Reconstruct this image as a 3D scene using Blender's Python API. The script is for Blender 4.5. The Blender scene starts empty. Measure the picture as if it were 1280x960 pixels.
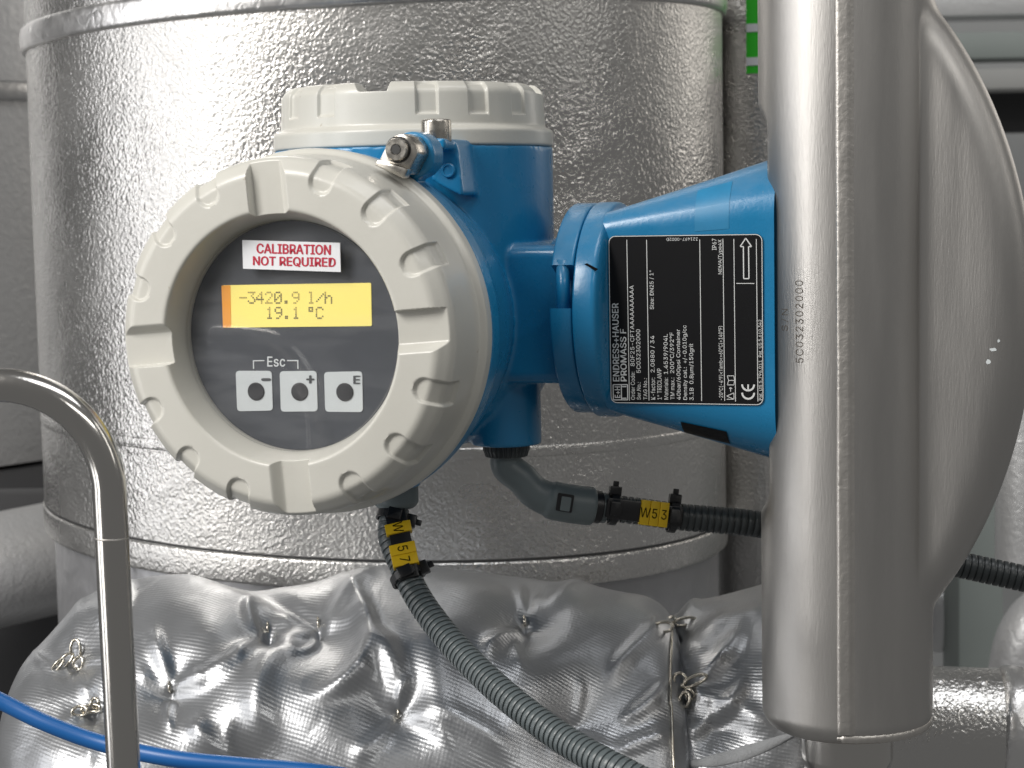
import bpy, bmesh, math, random
import numpy as np
from mathutils import Vector, Matrix, noise
from mathutils.bvhtree import BVHTree

random.seed(7)
rng = np.random.default_rng(7)
SC = bpy.context.scene
COL = SC.collection

# ------------------------------------------------------------------ camera
FPX = 2400.0                      # focal length in pixels of a 1280-wide picture
PITCH = math.atan((480 - 252) / FPX)
ROLL = math.radians(1.1)
CAMZ = 1.30
Rv = np.array([1.0, 0, 0])
Fv = np.array([0, math.cos(PITCH), -math.sin(PITCH)])
Uv = np.array([0, math.sin(PITCH), math.cos(PITCH)])
CR = math.cos(ROLL) * Rv - math.sin(ROLL) * Uv
CU = math.sin(ROLL) * Rv + math.cos(ROLL) * Uv
EYE = np.array([0, 0, CAMZ])
cam = bpy.data.cameras.new('camera')
cam.sensor_width = 36
cam.lens = 36 * FPX / 1280
cam.clip_start = 0.02
cam.clip_end = 60
camo = bpy.data.objects.new('camera', cam)
COL.objects.link(camo)
camo.matrix_world = Matrix(((CR[0], CU[0], -Fv[0], EYE[0]), (CR[1], CU[1], -Fv[1], EYE[1]),
                            (CR[2], CU[2], -Fv[2], EYE[2]), (0, 0, 0, 1)))
cam.dof.use_dof = True
cam.dof.focus_distance = 0.90
cam.dof.aperture_fstop = 20.0
SC.camera = camo

# ------------------------------------------------------------------ light
W = bpy.data.worlds.new('World')
SC.world = W
W.use_nodes = True
W.node_tree.nodes['Background'].inputs[0].default_value = (1.0, 0.995, 0.985, 1)
W.node_tree.nodes['Background'].inputs[1].default_value = 0.155


def area(name, loc, target, sx, sy, power, color):
    l = bpy.data.lights.new(name, 'AREA')
    l.shape = 'RECTANGLE'
    l.size, l.size_y = sx, sy
    l.energy = power
    l.color = color
    o = bpy.data.objects.new(name, l)
    COL.objects.link(o)
    o.location = loc
    o.rotation_euler = (Vector(target) - Vector(loc)).to_track_quat('-Z', 'Y').to_euler()
    return o


area('key_softbox', (-1.15, -0.05, 2.30), (0.0, 1.0, 1.22), 0.65, 0.8, 30, (1.0, 0.97, 0.93))
area('front_window', (-1.45, 0.12, 1.40), (0.0, 0.95, 1.22), 0.30, 1.3, 6, (1.0, 0.98, 0.96))
area('ceiling_lamp', (0.5, 0.4, 3.0), (0.1, 1.0, 1.2), 1.4, 0.5, 11, (0.97, 0.98, 1.0))
area('window_light', (1.9, 2.6, 1.9), (0.1, 1.3, 1.3), 0.5, 1.0, 4, (1.0, 0.94, 0.86))
area('sparkle_light', (1.1, -0.7, 2.5), (0.1, 1.1, 1.2), 1.3, 0.10, 5, (1.0, 0.98, 0.94))  # narrow light added to make the dimpled cladding sparkle
area('sparkle_light', (2.1, 0.5, 2.2), (0.2, 1.2, 1.2), 0.10, 1.2, 2.5, (1.0, 0.97, 0.92))  # second added light, upright, for sparkle from the right
area('side_window', (-2.2, 0.70, 1.35), (-0.1, 1.0, 1.20), 0.5, 1.8, 8, (0.98, 0.98, 1.0))

SC.view_settings.view_transform = 'Standard'
SC.view_settings.look = 'None'
SC.view_settings.exposure = 0.0
SC.view_settings.gamma = 1.0
SC.render.engine = 'CYCLES'
SC.cycles.use_denoising = True
SC.cycles.max_bounces = 8
SC.cycles.sample_clamp_indirect = 6.0
SC.cycles.caustics_reflective = False


# ------------------------------------------------------------------ layout helpers
def ray(px, py):
    return (px - 640) / FPX * CR + (480 - py) / FPX * CU + Fv


def P(px, py, Y):
    d = ray(px, py)
    return EYE + d * (Y / d[1])


def Q(w):
    v = np.asarray(w, float) - EYE
    z = v @ Fv
    return 640 + FPX * (v @ CR) / z, 480 - FPX * (v @ CU) / z


ANG = math.radians(18)
TA = np.array([math.cos(ANG), -math.sin(ANG), 0])       # the meter's own x, y (back)
BA = np.array([math.sin(ANG), math.cos(ANG), 0])
KA = np.array([0, 0, 1.0])
LEN = 0.155                                              # lid front to compartment axis
O = P(355, 414, 0.82) + LEN * BA


def loc(px, py, yl):
    """meter-local (x, z) on the plane y = yl seen at a pixel of the 1280x960 photo"""
    A = np.stack([TA, KA, -ray(px, py)], 1)
    s = np.linalg.solve(A, EYE - O - yl * BA)
    return float(s[0]), float(s[1])


def to_world(p):
    p = np.asarray(p, float)
    return O + p[..., 0:1] * TA + p[..., 1:2] * BA + p[..., 2:3] * KA


# ------------------------------------------------------------------ object helpers
def link(name, me, mat, parent=None):
    o = bpy.data.objects.new(name, me)
    COL.objects.link(o)
    if mat is not None and hasattr(me, 'materials') and not me.materials:
        me.materials.append(mat)
    if parent is not None:
        o.parent = parent
    return o


def empty(name, location=(0, 0, 0), rz=0.0):
    o = bpy.data.objects.new(name, None)
    o.empty_display_size = 0.03
    COL.objects.link(o)
    o.location = location
    o.rotation_euler = (0, 0, rz)
    return o


def tag(o, label, cat, group=None, kind=None):
    o['label'] = label
    o['category'] = cat
    if group:
        o['group'] = group
    if kind:
        o['kind'] = kind
    return o


def mesh_np(name, V, F, smooth=True, sharp=None, fix=False):
    me = bpy.data.meshes.new(name)
    me.from_pydata([tuple(map(float, v)) for v in V], [], [tuple(map(int, f)) for f in F])
    if fix:
        bm = bmesh.new()
        bm.from_mesh(me)
        bmesh.ops.recalc_face_normals(bm, faces=bm.faces)
        bm.to_mesh(me)
        bm.free()
    me.update()
    if smooth:
        me.polygons.foreach_set('use_smooth', [True] * len(me.polygons))
        if sharp:
            me.set_sharp_from_angle(angle=math.radians(sharp))
    return me


def grid_faces(n, m, cu=False, cv=False, off=0):
    iu = np.arange(n if cu else n - 1)
    iv = np.arange(m if cv else m - 1)
    a, b = np.meshgrid(iu, iv, indexing='ij')
    a2, b2 = (a + 1) % n, (b + 1) % m
    return (np.stack([a * m + b, a2 * m + b, a2 * m + b2, a * m + b2], -1).reshape(-1, 4) + off).tolist()


def grid(name, V, cu=False, cv=False, smooth=True, sharp=None, cap_u=False, uv=None, fix=False):
    """V: n x m x 3. cap_u closes the first and last row with an ngon (rows must be closed, cv)."""
    n, m = V.shape[:2]
    F = grid_faces(n, m, cu, cv)
    if cap_u:
        F.append(list(range(m))[::-1])
        F.append([(n - 1) * m + i for i in range(m)])
    me = mesh_np(name, V.reshape(-1, 3), F, smooth, sharp, fix)
    if uv is not None:
        ul = me.uv_layers.new(name='UVMap')
        vi = np.empty(len(me.loops), int)
        me.loops.foreach_get('vertex_index', vi)
        ul.data.foreach_set('uv', uv.reshape(-1, 2)[vi].astype(np.float32).ravel())
    return me


def round_poly(pts, radii, seg=4, step=None):
    """open 2-D polyline with rounded corners, optionally resampled to at most step"""
    pts = [np.array(p, float) for p in pts]
    out = [pts[0]]
    for i in range(1, len(pts) - 1):
        r = radii.get(i, 0) if isinstance(radii, dict) else radii
        a, b, c = pts[i - 1], pts[i], pts[i + 1]
        if r <= 0:
            out.append(b)
            continue
        u, v = (a - b), (c - b)
        lu, lv = np.linalg.norm(u), np.linalg.norm(v)
        t = min(r, lu * .49, lv * .49)
        p0, p1 = b + u / lu * t, b + v / lv * t
        for k in range(seg + 1):
            s = k / seg
            out.append((1 - s) ** 2 * p0 + 2 * s * (1 - s) * b + s * s * p1)
    out.append(pts[-1])
    if step:
        res = [out[0]]
        for a, b in zip(out[:-1], out[1:]):
            n = max(1, int(math.ceil(np.linalg.norm(b - a) / step)))
            for k in range(1, n + 1):
                res.append(a + (b - a) * k / n)
        out = res
    return np.array(out)


def lathe_z(prof, n=64, c=(0, 0, 0)):
    """prof (r, z) rows -> closed-in-angle grid of points"""
    th = np.linspace(0, 2 * math.pi, n, endpoint=False)
    r, z = prof[:, 0], prof[:, 1]
    return np.stack([c[0] + r[:, None] * np.cos(th), c[1] + r[:, None] * np.sin(th),
                     c[2] + z[:, None] + 0 * th], -1)


def lathe(name, prof, mat, parent=None, n=64, c=(0, 0, 0), axis='z', sharp=35, **kw):
    V = lathe_z(np.array(prof, float), n)
    if axis == 'y':       # profile height runs along +y
        V = np.stack([V[..., 0], V[..., 2], -V[..., 1]], -1)
    elif axis == 'x':
        V = np.stack([V[..., 2], V[..., 0], V[..., 1]], -1)
    V = V + np.array(c)
    return link(name, grid(name, V, cv=True, cap_u=True, sharp=sharp, fix=True), mat, parent)


def frames(path):
    path = np.asarray(path, float)
    T = np.gradient(path, axis=0)
    T /= np.linalg.norm(T, axis=1)[:, None]
    up = np.array([0, 0, 1.0]) if abs(T[0][2]) < .9 else np.array([0, 1.0, 0])
    N = []
    v = up - T[0] * (up @ T[0])
    v /= np.linalg.norm(v)
    for t in T:
        v = v - t * (v @ t)
        v /= np.linalg.norm(v)
        N.append(v.copy())
    N = np.array(N)
    return T, N, np.cross(T, N)


def tube_pts(path, rad, n=16):
    path = np.asarray(path, float)
    rad = np.broadcast_to(np.asarray(rad, float), (len(path),))
    T, N, B = frames(path)
    th = np.linspace(0, 2 * math.pi, n, endpoint=False)
    return path[:, None] + rad[:, None, None] * (N[:, None] * np.cos(th)[None, :, None] + B[:, None] * np.sin(th)[None, :, None])


def tube(name, path, rad, mat, parent=None, n=16, sharp=None, closed=False):
    V = tube_pts(path, rad, n)
    return link(name, grid(name, V, cu=closed, cv=True, cap_u=not closed, sharp=sharp, fix=True), mat, parent)


def spline(pts, n):
    """Catmull-Rom through pts, resampled evenly to n points"""
    p = np.array(pts, float)
    p = np.vstack([2 * p[0] - p[1], p, 2 * p[-1] - p[-2]])
    out = []
    for i in range(1, len(p) - 2):
        for t in np.linspace(0, 1, 24, endpoint=False):
            a, b, c, d = p[i - 1], p[i], p[i + 1], p[i + 2]
            out.append(.5 * (2 * b + (c - a) * t + (2 * a - 5 * b + 4 * c - d) * t * t + (3 * b - a - 3 * c + d) * t ** 3))
    out.append(p[-2])
    out = np.array(out)
    s = np.concatenate([[0], np.cumsum(np.linalg.norm(np.diff(out, axis=0), axis=1))])
    q = np.linspace(0, s[-1], n)
    return np.stack([np.interp(q, s, out[:, k]) for k in range(3)], 1)


def prism(name, poly, d0, d1, mat, parent=None, frame=None, bevel=0.0, smooth=False, holes=None):
    """poly in (x, z) extruded along y from d0 to d1; frame: (origin, ex, ey, ez) for another place"""
    bm = bmesh.new()
    a = [bm.verts.new((p[0], d0, p[1])) for p in poly]
    b = [bm.verts.new((p[0], d1, p[1])) for p in poly]
    n = len(poly)
    bm.faces.new(a)
    bm.faces.new(b[::-1])
    for i in range(n):
        bm.faces.new((a[i], b[i], b[(i + 1) % n], a[(i + 1) % n]))
    bmesh.ops.recalc_face_normals(bm, faces=bm.faces)
    if bevel:
        ed = [e for e in bm.edges if len(e.link_faces) == 2 and e.calc_face_angle(0) > .6]
        bmesh.ops.bevel(bm, geom=ed, offset=bevel, segments=2, profile=.5, affect='EDGES', clamp_overlap=True)
    if frame is not None:
        o, ex, ey, ez = [Vector(v) for v in frame]
        for v in bm.verts:
            v.co = o + ex * v.co.x + ey * v.co.y + ez * v.co.z
    me = bpy.data.meshes.new(name)
    bm.to_mesh(me)
    bm.free()
    if bevel:
        me.polygons.foreach_set('use_smooth', [True] * len(me.polygons))
        me.set_sharp_from_angle(angle=math.radians(35))
    return link(name, me, mat, parent)


def rrect(x0, z0, x1, z1, r, seg=5):
    out = []
    for cx, cz, a0 in ((x1 - r, z1 - r, 0), (x0 + r, z1 - r, 90), (x0 + r, z0 + r, 180), (x1 - r, z0 + r, 270)):
        for k in range(seg + 1):
            a = math.radians(a0 + 90 * k / seg)
            out.append((cx + r * math.cos(a), cz + r * math.sin(a)))
    return out


def circle(cx, cz, r, n=32):
    return [(cx + r * math.cos(2 * math.pi * k / n), cz + r * math.sin(2 * math.pi * k / n)) for k in range(n)]


try:                      # the sans serif that ships with Blender; the built-in face otherwise
    import os
    SANS = bpy.data.fonts.load(os.path.join(bpy.utils.system_resource('DATAFILES', path='fonts'), 'Inter.woff2'))
except Exception:
    SANS = None


def text2d(s, weight=0.0, spacing=1.0):
    cu = bpy.data.curves.new('t', 'FONT')
    cu.body = s
    cu.size = 1.0
    if SANS:
        cu.font = SANS
    cu.offset = weight
    cu.space_character = spacing
    cu.resolution_u = 4
    o = bpy.data.objects.new('t', cu)
    COL.objects.link(o)
    dg = bpy.context.evaluated_depsgraph_get()
    dg.update()
    me = bpy.data.meshes.new_from_object(o.evaluated_get(dg))
    V = np.array([v.co[:] for v in me.vertices])
    F = [list(p.vertices) for p in me.polygons]
    bpy.data.objects.remove(o)
    bpy.data.curves.remove(cu)
    bpy.data.meshes.remove(me)
    return V[:, :2], F


def text(name, s, fn, mat, parent, w, h=None, weight=0.0, spacing=1.0, bold=0.0):
    """lay a word out in a w x h box (fit) with fn((u, v)) -> local 3-D points"""
    V, F = text2d(s, weight, spacing)
    lo, hi = V.min(0), V.max(0)
    k = w / (hi[0] - lo[0])
    ky = k if h is None else h / (hi[1] - lo[1])
    uv = np.stack([(V[:, 0] - lo[0]) * k, (V[:, 1] - lo[1]) * ky], 1)
    pts = fn(uv)
    if bold:                  # a second, slightly shifted strike thickens the stems
        n0 = len(pts)
        F0 = F
        for j, (du, dv) in enumerate(((1, 0), (.5, .25), (.5, -.25))):
            p2 = fn(uv + np.array([bold * k * du, bold * ky * dv]))
            p2[:, 1] -= .00002 * (j + 1)
            pts = np.vstack([pts, p2])
            F = F + [[i + n0 * (j + 1) for i in f] for f in F0]
    return link(name, mesh_np(name, pts, F, smooth=False), mat, parent)


# ------------------------------------------------------------------ materials
def nd(nt, t, **kw):
    n = nt.nodes.new(t)
    for k, v in kw.items():
        setattr(n, k, v)
    return n


def mat(name, color, rough=.5, metal=0.0, coat=0.0, spec=.5, emis=None, emis_s=0.0,
        var=0.0, vscale=60, rvar=0.0, rscale=80, bump=None, speck=None, stretch=None, dust=0.0):
    """Principled with slight colour / roughness variation in object space.
    bump: list of (kind, scale, distance); speck: (scale, threshold, colour)"""
    m = bpy.data.materials.new(name)
    m.use_nodes = True
    nt = m.node_tree
    L = nt.links.new
    bs = nt.nodes['Principled BSDF']
    bs.inputs['Base Color'].default_value = (*color, 1)
    bs.inputs['Roughness'].default_value = rough
    bs.inputs['Metallic'].default_value = metal
    bs.inputs['Coat Weight'].default_value = coat
    bs.inputs['Coat Roughness'].default_value = .12
    bs.inputs['Specular IOR Level'].default_value = spec
    if emis:
        bs.inputs['Emission Color'].default_value = (*emis, 1)
        bs.inputs['Emission Strength'].default_value = emis_s
    tc = nd(nt, 'ShaderNodeTexCoord')
    src = tc.outputs['Object']
    if stretch:
        mp = nd(nt, 'ShaderNodeMapping')
        mp.inputs['Scale'].default_value = stretch
        L(src, mp.inputs[0])
        src = mp.outputs[0]
    cur = None
    if var:
        n = nd(nt, 'ShaderNodeTexNoise')
        n.inputs['Scale'].default_value = vscale
        n.inputs['Detail'].default_value = 5
        L(src, n.inputs['Vector'])
        mx = nd(nt, 'ShaderNodeMix', data_type='RGBA')
        mx.inputs['A'].default_value = (*[c * (1 - var) for c in color], 1)
        mx.inputs['B'].default_value = (*[min(1, c * (1 + var)) for c in color], 1)
        L(n.outputs['Fac'], mx.inputs['Factor'])
        cur = mx.outputs['Result']
    if speck:
        n = nd(nt, 'ShaderNodeTexNoise')
        n.inputs['Scale'].default_value = speck[0]
        n.inputs['Detail'].default_value = 3
        L(tc.outputs['Object'], n.inputs['Vector'])
        rp = nd(nt, 'ShaderNodeMapRange')
        rp.inputs['From Min'].default_value = speck[1]
        rp.inputs['From Max'].default_value = speck[1] + .05
        L(n.outputs['Fac'], rp.inputs['Value'])
        mx = nd(nt, 'ShaderNodeMix', data_type='RGBA')
        mx.inputs['A'].default_value = (*color, 1)
        mx.inputs['B'].default_value = (*speck[2], 1)
        if cur:
            L(cur, mx.inputs['A'])
        L(rp.outputs[0], mx.inputs['Factor'])
        cur = mx.outputs['Result']
    if dust:                  # settled dust on faces that look up
        ge = nd(nt, 'ShaderNodeNewGeometry')
        sp = nd(nt, 'ShaderNodeSeparateXYZ')
        L(ge.outputs['Normal'], sp.inputs[0])
        up_ = nd(nt, 'ShaderNodeMapRange')
        up_.inputs['From Min'].default_value = .35
        up_.inputs['From Max'].default_value = .95
        up_.inputs['To Max'].default_value = dust
        L(sp.outputs[2], up_.inputs['Value'])
        n = nd(nt, 'ShaderNodeTexNoise')
        n.inputs['Scale'].default_value = 140
        n.inputs['Detail'].default_value = 6
        L(tc.outputs['Object'], n.inputs['Vector'])
        ml = nd(nt, 'ShaderNodeMath', operation='MULTIPLY')
        L(up_.outputs[0], ml.inputs[0])
        L(n.outputs['Fac'], ml.inputs[1])
        mx = nd(nt, 'ShaderNodeMix', data_type='RGBA')
        mx.inputs['A'].default_value = (*color, 1)
        mx.inputs['B'].default_value = (.42, .40, .36, 1)
        if cur:
            L(cur, mx.inputs['A'])
        L(ml.outputs[0], mx.inputs['Factor'])
        cur = mx.outputs['Result']
    if cur:
        L(cur, bs.inputs['Base Color'])
    if rvar:
        n = nd(nt, 'ShaderNodeTexNoise')
        n.inputs['Scale'].default_value = rscale
        n.inputs['Detail'].default_value = 6
        L(src, n.inputs['Vector'])
        rp = nd(nt, 'ShaderNodeMapRange')
        rp.inputs['From Min'].default_value = .3
        rp.inputs['From Max'].default_value = .7
        rp.inputs['To Min'].default_value = rough - rvar
        rp.inputs['To Max'].default_value = rough + rvar
        L(n.outputs['Fac'], rp.inputs['Value'])
        L(rp.outputs[0], bs.inputs['Roughness'])
    if bump:
        prev = None
        for kind, scale, dist in bump:
            if kind == 'noise':
                n = nd(nt, 'ShaderNodeTexNoise')
                n.inputs['Detail'].default_value = 2
                n.inputs['Distortion'].default_value = .6
                out = n.outputs['Fac']
            elif kind == 'cells':
                n = nd(nt, 'ShaderNodeTexVoronoi', feature='SMOOTH_F1')
                n.inputs['Smoothness'].default_value = .7
                out = n.outputs['Distance']
            n.inputs['Scale'].default_value = scale
            L(src, n.inputs['Vector'])
            b = nd(nt, 'ShaderNodeBump')
            b.inputs['Distance'].default_value = dist
            b.inputs['Strength'].default_value = 1.0
            L(out, b.inputs['Height'])
            if prev:
                L(prev, b.inputs['Normal'])
            prev = b.outputs['Normal']
        L(prev, bs.inputs['Normal'])
    return m


M = {}
M['stucco'] = mat('stucco_aluminium', (.62, .608, .588), .29, 1.0, var=.09, vscale=7, rvar=.11, rscale=9,
                  bump=[('noise', 360, .00055), ('cells', 470, .0003), ('noise', 11, .0026)])
M['stucco_far'] = mat('plain_aluminium', (.70, .70, .70), .42, .55, var=.08, vscale=7, rvar=.08, rscale=10,
                      bump=[('noise', 170, .0006)])
M['band'] = mat('aluminium_band', (.76, .75, .74), .34, 1.0, var=.08, vscale=14, rvar=.08, bump=[('noise', 160, .0005)])
M['steel'] = mat('matt_stainless_steel', (.50, .485, .465), .41, 1.0, var=.10, vscale=26, rvar=.06, rscale=60, stretch=(1, 1, .12),
                 bump=[('noise', 1300, .00007)])
M['weld'] = mat('weld_bead_steel', (.60, .575, .54), .42, 1.0, var=.12, vscale=140, bump=[('noise', 420, .00018)])
M['tube'] = mat('brushed_stainless_tube', (.62, .60, .57), .17, 1.0, rvar=.04, rscale=60, stretch=(1, 1, .05), bump=[('noise', 700, .00003)])
M['clamp'] = mat('nickel_plated_steel', (.55, .52, .47), .28, 1.0, var=.1, vscale=300, rvar=.08, rscale=300)
M['dark_hole'] = mat('dark_socket_steel', (.06, .06, .06), .5, .6)
M['beige'] = mat('beige_powder_coat', (.55, .54, .49), .36, 0, coat=.15, var=.05, vscale=30, rvar=.07, dust=.25,
                 speck=(160, .74, (.36, .32, .25)), bump=[('noise', 500, .00005)])
M['blue'] = mat('blue_powder_coat', (.012, .195, .40), .30, 0, coat=.22, var=.07, vscale=24, rvar=.08, dust=.35, speck=(520, .73, (.10, .26, .40)),
                bump=[('noise', 420, .00007)])
M['residue'] = mat('glue_residue_on_blue', (.024, .218, .42), .40, 0, coat=.1, var=.15, vscale=120)
M['panel'] = mat('slate_display_panel', (.048, .054, .066), .44, var=.10, vscale=300)
M['key'] = mat('pale_key_print', (.64, .68, .69), .45)
M['keyhole'] = mat('dark_key_lens', (.022, .022, .025), .35)
M['print'] = mat('pale_print', (.70, .73, .74), .5)
M['dkprint'] = mat('charcoal_print', (.05, .055, .06), .5)
M['lcd'] = mat('backlit_yellow_display', (.80, .68, .16), .35, emis=(1.0, .84, .25), emis_s=.36)
M['lcd_edge'] = mat('amber_display_edge', (.75, .30, .03), .4, emis=(1.0, .38, .02), emis_s=.25)
M['dot'] = mat('display_dot', (.16, .13, .06), .5)
M['dot_faint'] = mat('faint_display_dot', (.42, .33, .10), .5, emis=(1.0, .8, .2), emis_s=.05)
M['sticker'] = mat('white_sticker', (.80, .81, .83), .40)
M['red'] = mat('red_print', (.50, .015, .045), .5)
M['plate'] = mat('black_nameplate', (.006, .006, .007), .45, spec=.22, var=.2, vscale=60)
M['white_ink'] = mat('white_ink', (.74, .75, .74), .5)
M['ink_black'] = mat('black_ink', (.006, .006, .006), .8, spec=.05)
M['engrave'] = mat('engraved_mark', (.10, .085, .07), .6, .4)
M['conduit'] = mat('grey_conduit_plastic', (.098, .116, .120), .34, var=.10, vscale=90, spec=.5)
M['conduit_dark'] = mat('dark_conduit_plastic', (.050, .058, .060), .38, var=.10, vscale=90)
M['elbow'] = mat('grey_elbow_plastic', (.15, .18, .185), .42, var=.06, vscale=60)
M['black'] = mat('black_plastic', (.010, .010, .011), .36)
M['yellow'] = mat('yellow_marker', (.80, .52, .010), .38, var=.05, vscale=200)
M['hose'] = mat('blue_hose', (.008, .105, .34), .36, var=.05, vscale=40)
M['green'] = mat('green_tape', (.04, .58, .03), .4, var=.08, vscale=60)
M['hem'] = mat('white_hem', (.52, .53, .54), .85, var=.12, vscale=150, bump=[('noise', 700, .0004)])
M['wire'] = mat('galvanised_wire', (.62, .58, .50), .25, 1.0)
M['post'] = mat('grey_green_post', (.36, .40, .38), .5, var=.1, vscale=8)
M['wall'] = mat('grey_wall', (.42, .43, .43), .8, var=.15, vscale=3)
M['dark'] = mat('dark_block', (.035, .035, .037), .6, var=.2, vscale=6)
M['pale'] = mat('pale_duct', (.5, .5, .48), .55, var=.1, vscale=5)


def blanket_mat(name, kx=1.0):
    m = mat(name, (.44, .45, .465), .36, .85, var=.08, vscale=18, rvar=.05, rscale=40)
    nt = m.node_tree
    L = nt.links.new
    bs = nt.nodes['Principled BSDF']
    uv = nd(nt, 'ShaderNodeUVMap')
    sep = nd(nt, 'ShaderNodeSeparateXYZ')
    nz = nd(nt, 'ShaderNodeTexNoise')
    nz.inputs['Scale'].default_value = 18
    L(uv.outputs[0], nz.inputs['Vector'])
    mix = nd(nt, 'ShaderNodeVectorMath', operation='MULTIPLY_ADD')
    mix.inputs[1].default_value = (.004, .004, 0)
    L(nz.outputs['Color'], mix.inputs[0])
    L(uv.outputs[0], mix.inputs[2])
    L(mix.outputs[0], sep.inputs[0])

    def wave(a, b, k):
        c = nd(nt, 'ShaderNodeMath', operation='MULTIPLY')
        c.inputs[1].default_value = a
        L(sep.outputs[0], c.inputs[0])
        d = nd(nt, 'ShaderNodeMath', operation='MULTIPLY_ADD')
        d.inputs[1].default_value = b
        L(sep.outputs[1], d.inputs[0])
        L(c.outputs[0], d.inputs[2])
        e = nd(nt, 'ShaderNodeMath', operation='SINE')
        L(d.outputs[0], e.inputs[0])
        return e.outputs[0]
    k = 2 * math.pi / .0019
    w1, w2 = wave(k * .35, k, 0), wave(k * .95, -k * .25, 0)
    mul = nd(nt, 'ShaderNodeMath', operation='MULTIPLY_ADD')
    mul.inputs[1].default_value = .3
    L(w2, mul.inputs[0])
    L(w1, mul.inputs[2])
    cz_ = nd(nt, 'ShaderNodeTexNoise')        # small creases of the cloth
    cz_.inputs['Scale'].default_value = 42
    cz_.inputs['Detail'].default_value = 4
    cz_.inputs['Distortion'].default_value = 1.4
    L(uv.outputs[0], cz_.inputs['Vector'])
    b0 = nd(nt, 'ShaderNodeBump')
    b0.inputs['Distance'].default_value = .0007
    L(cz_.outputs['Fac'], b0.inputs['Height'])
    b = nd(nt, 'ShaderNodeBump')
    L(b0.outputs[0], b.inputs['Normal'])
    b.inputs['Distance'].default_value = .000028
    L(mul.outputs[0], b.inputs['Height'])
    L(b.outputs[0], bs.inputs['Normal'])
    return m


M['blanket'] = blanket_mat('silver_coated_cloth')
M['drum_cloth'] = mat('grey_coated_cloth', (.40, .40, .41), .42, .7, var=.1, vscale=10, bump=[('noise', 30, .003)])


def glass_mat():
    m = bpy.data.materials.new('window_glass')
    m.use_nodes = True
    nt = m.node_tree
    nt.nodes.clear()
    out = nd(nt, 'ShaderNodeOutputMaterial')
    tr = nd(nt, 'ShaderNodeBsdfTransparent')
    gl = nd(nt, 'ShaderNodeBsdfGlossy')
    gl.inputs['Roughness'].default_value = .03
    fc = nd(nt, 'ShaderNodeLayerWeight')          # Schlick's curve, the same from both sides of the pane
    p5 = nd(nt, 'ShaderNodeMath', operation='POWER')
    p5.inputs[1].default_value = 5
    nt.links.new(fc.outputs['Facing'], p5.inputs[0])
    lw = nd(nt, 'ShaderNodeMath', operation='MULTIPLY_ADD')
    lw.inputs[1].default_value = .96
    lw.inputs[2].default_value = .035
    nt.links.new(p5.outputs[0], lw.inputs[0])
    mx = nd(nt, 'ShaderNodeMixShader')
    nt.links.new(lw.outputs[0], mx.inputs[0])
    nt.links.new(tr.outputs[0], mx.inputs[1])
    nt.links.new(gl.outputs[0], mx.inputs[2])
    # a film of dust and wipe marks
    tc = nd(nt, 'ShaderNodeTexCoord')
    mp = nd(nt, 'ShaderNodeMapping')
    mp.inputs['Rotation'].default_value = (0, .6, 0)
    mp.inputs['Scale'].default_value = (30, 30, 110)
    nz = nd(nt, 'ShaderNodeTexNoise')
    nz.inputs['Scale'].default_value = 1.0
    nz.inputs['Detail'].default_value = 7
    nt.links.new(tc.outputs['Object'], mp.inputs[0])
    nt.links.new(mp.outputs[0], nz.inputs['Vector'])
    rp = nd(nt, 'ShaderNodeMapRange')
    rp.inputs['From Min'].default_value = .42
    rp.inputs['From Max'].default_value = .75
    rp.inputs['To Min'].default_value = .012
    rp.inputs['To Max'].default_value = .045
    nt.links.new(nz.outputs['Fac'], rp.inputs['Value'])
    df = nd(nt, 'ShaderNodeBsdfDiffuse')
    df.inputs[0].default_value = (.75, .76, .78, 1)
    m2 = nd(nt, 'ShaderNodeMixShader')
    nt.links.new(rp.outputs[0], m2.inputs[0])
    nt.links.new(mx.outputs[0], m2.inputs[1])
    nt.links.new(df.outputs[0], m2.inputs[2])
    nt.links.new(m2.outputs[0], out.inputs[0])
    return m


M['glass'] = glass_mat()


def sstep(a, b, x):
    t = np.clip((x - a) / (b - a), 0, 1)
    return t * t * (3 - 2 * t)


# ================================================================== the place behind
wall = link('back_wall', grid('back_wall', np.array([[[-3, 3.2, -1], [3, 3.2, -1]], [[-3, 3.2, 4], [3, 3.2, 4]]], float)), M['wall'])
wall['kind'] = 'structure'
wall['label'] = 'dim grey wall far behind the pipework'


def cyl_jacket(name, c, R, z0, z1, mat_, parent, n=160, k0=0.0, k1=0.0):
    z = np.linspace(z0, z1, 40)
    prof = np.stack([np.full(40, R), z], 1)
    V = lathe_z(prof, n, (c[0], c[1], 0))
    V[..., 2] += (V[..., 0] - c[0]) * np.linspace(k0, k1, 40)[:, None]      # sheet edges are not quite level
    return link(name, grid(name, V, cv=True, cap_u=True, sharp=40, fix=True), mat_, parent)


def band(name, c, R, z0, z1, mat_, parent, t=.004, n=160, k=0.0):
    prof = round_poly([(R - .003, z0), (R + t, z0), (R + t * 1.25, (z0 + z1) / 2), (R + t, z1), (R - .003, z1)], {1: .003, 3: .003}, 3)
    V = lathe_z(prof, n, (c[0], c[1], 0))
    V[..., 2] += (V[..., 0] - c[0]) * k
    return link(name, grid(name, V, cv=True, cu=False, sharp=40, fix=True), mat_, parent)


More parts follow.
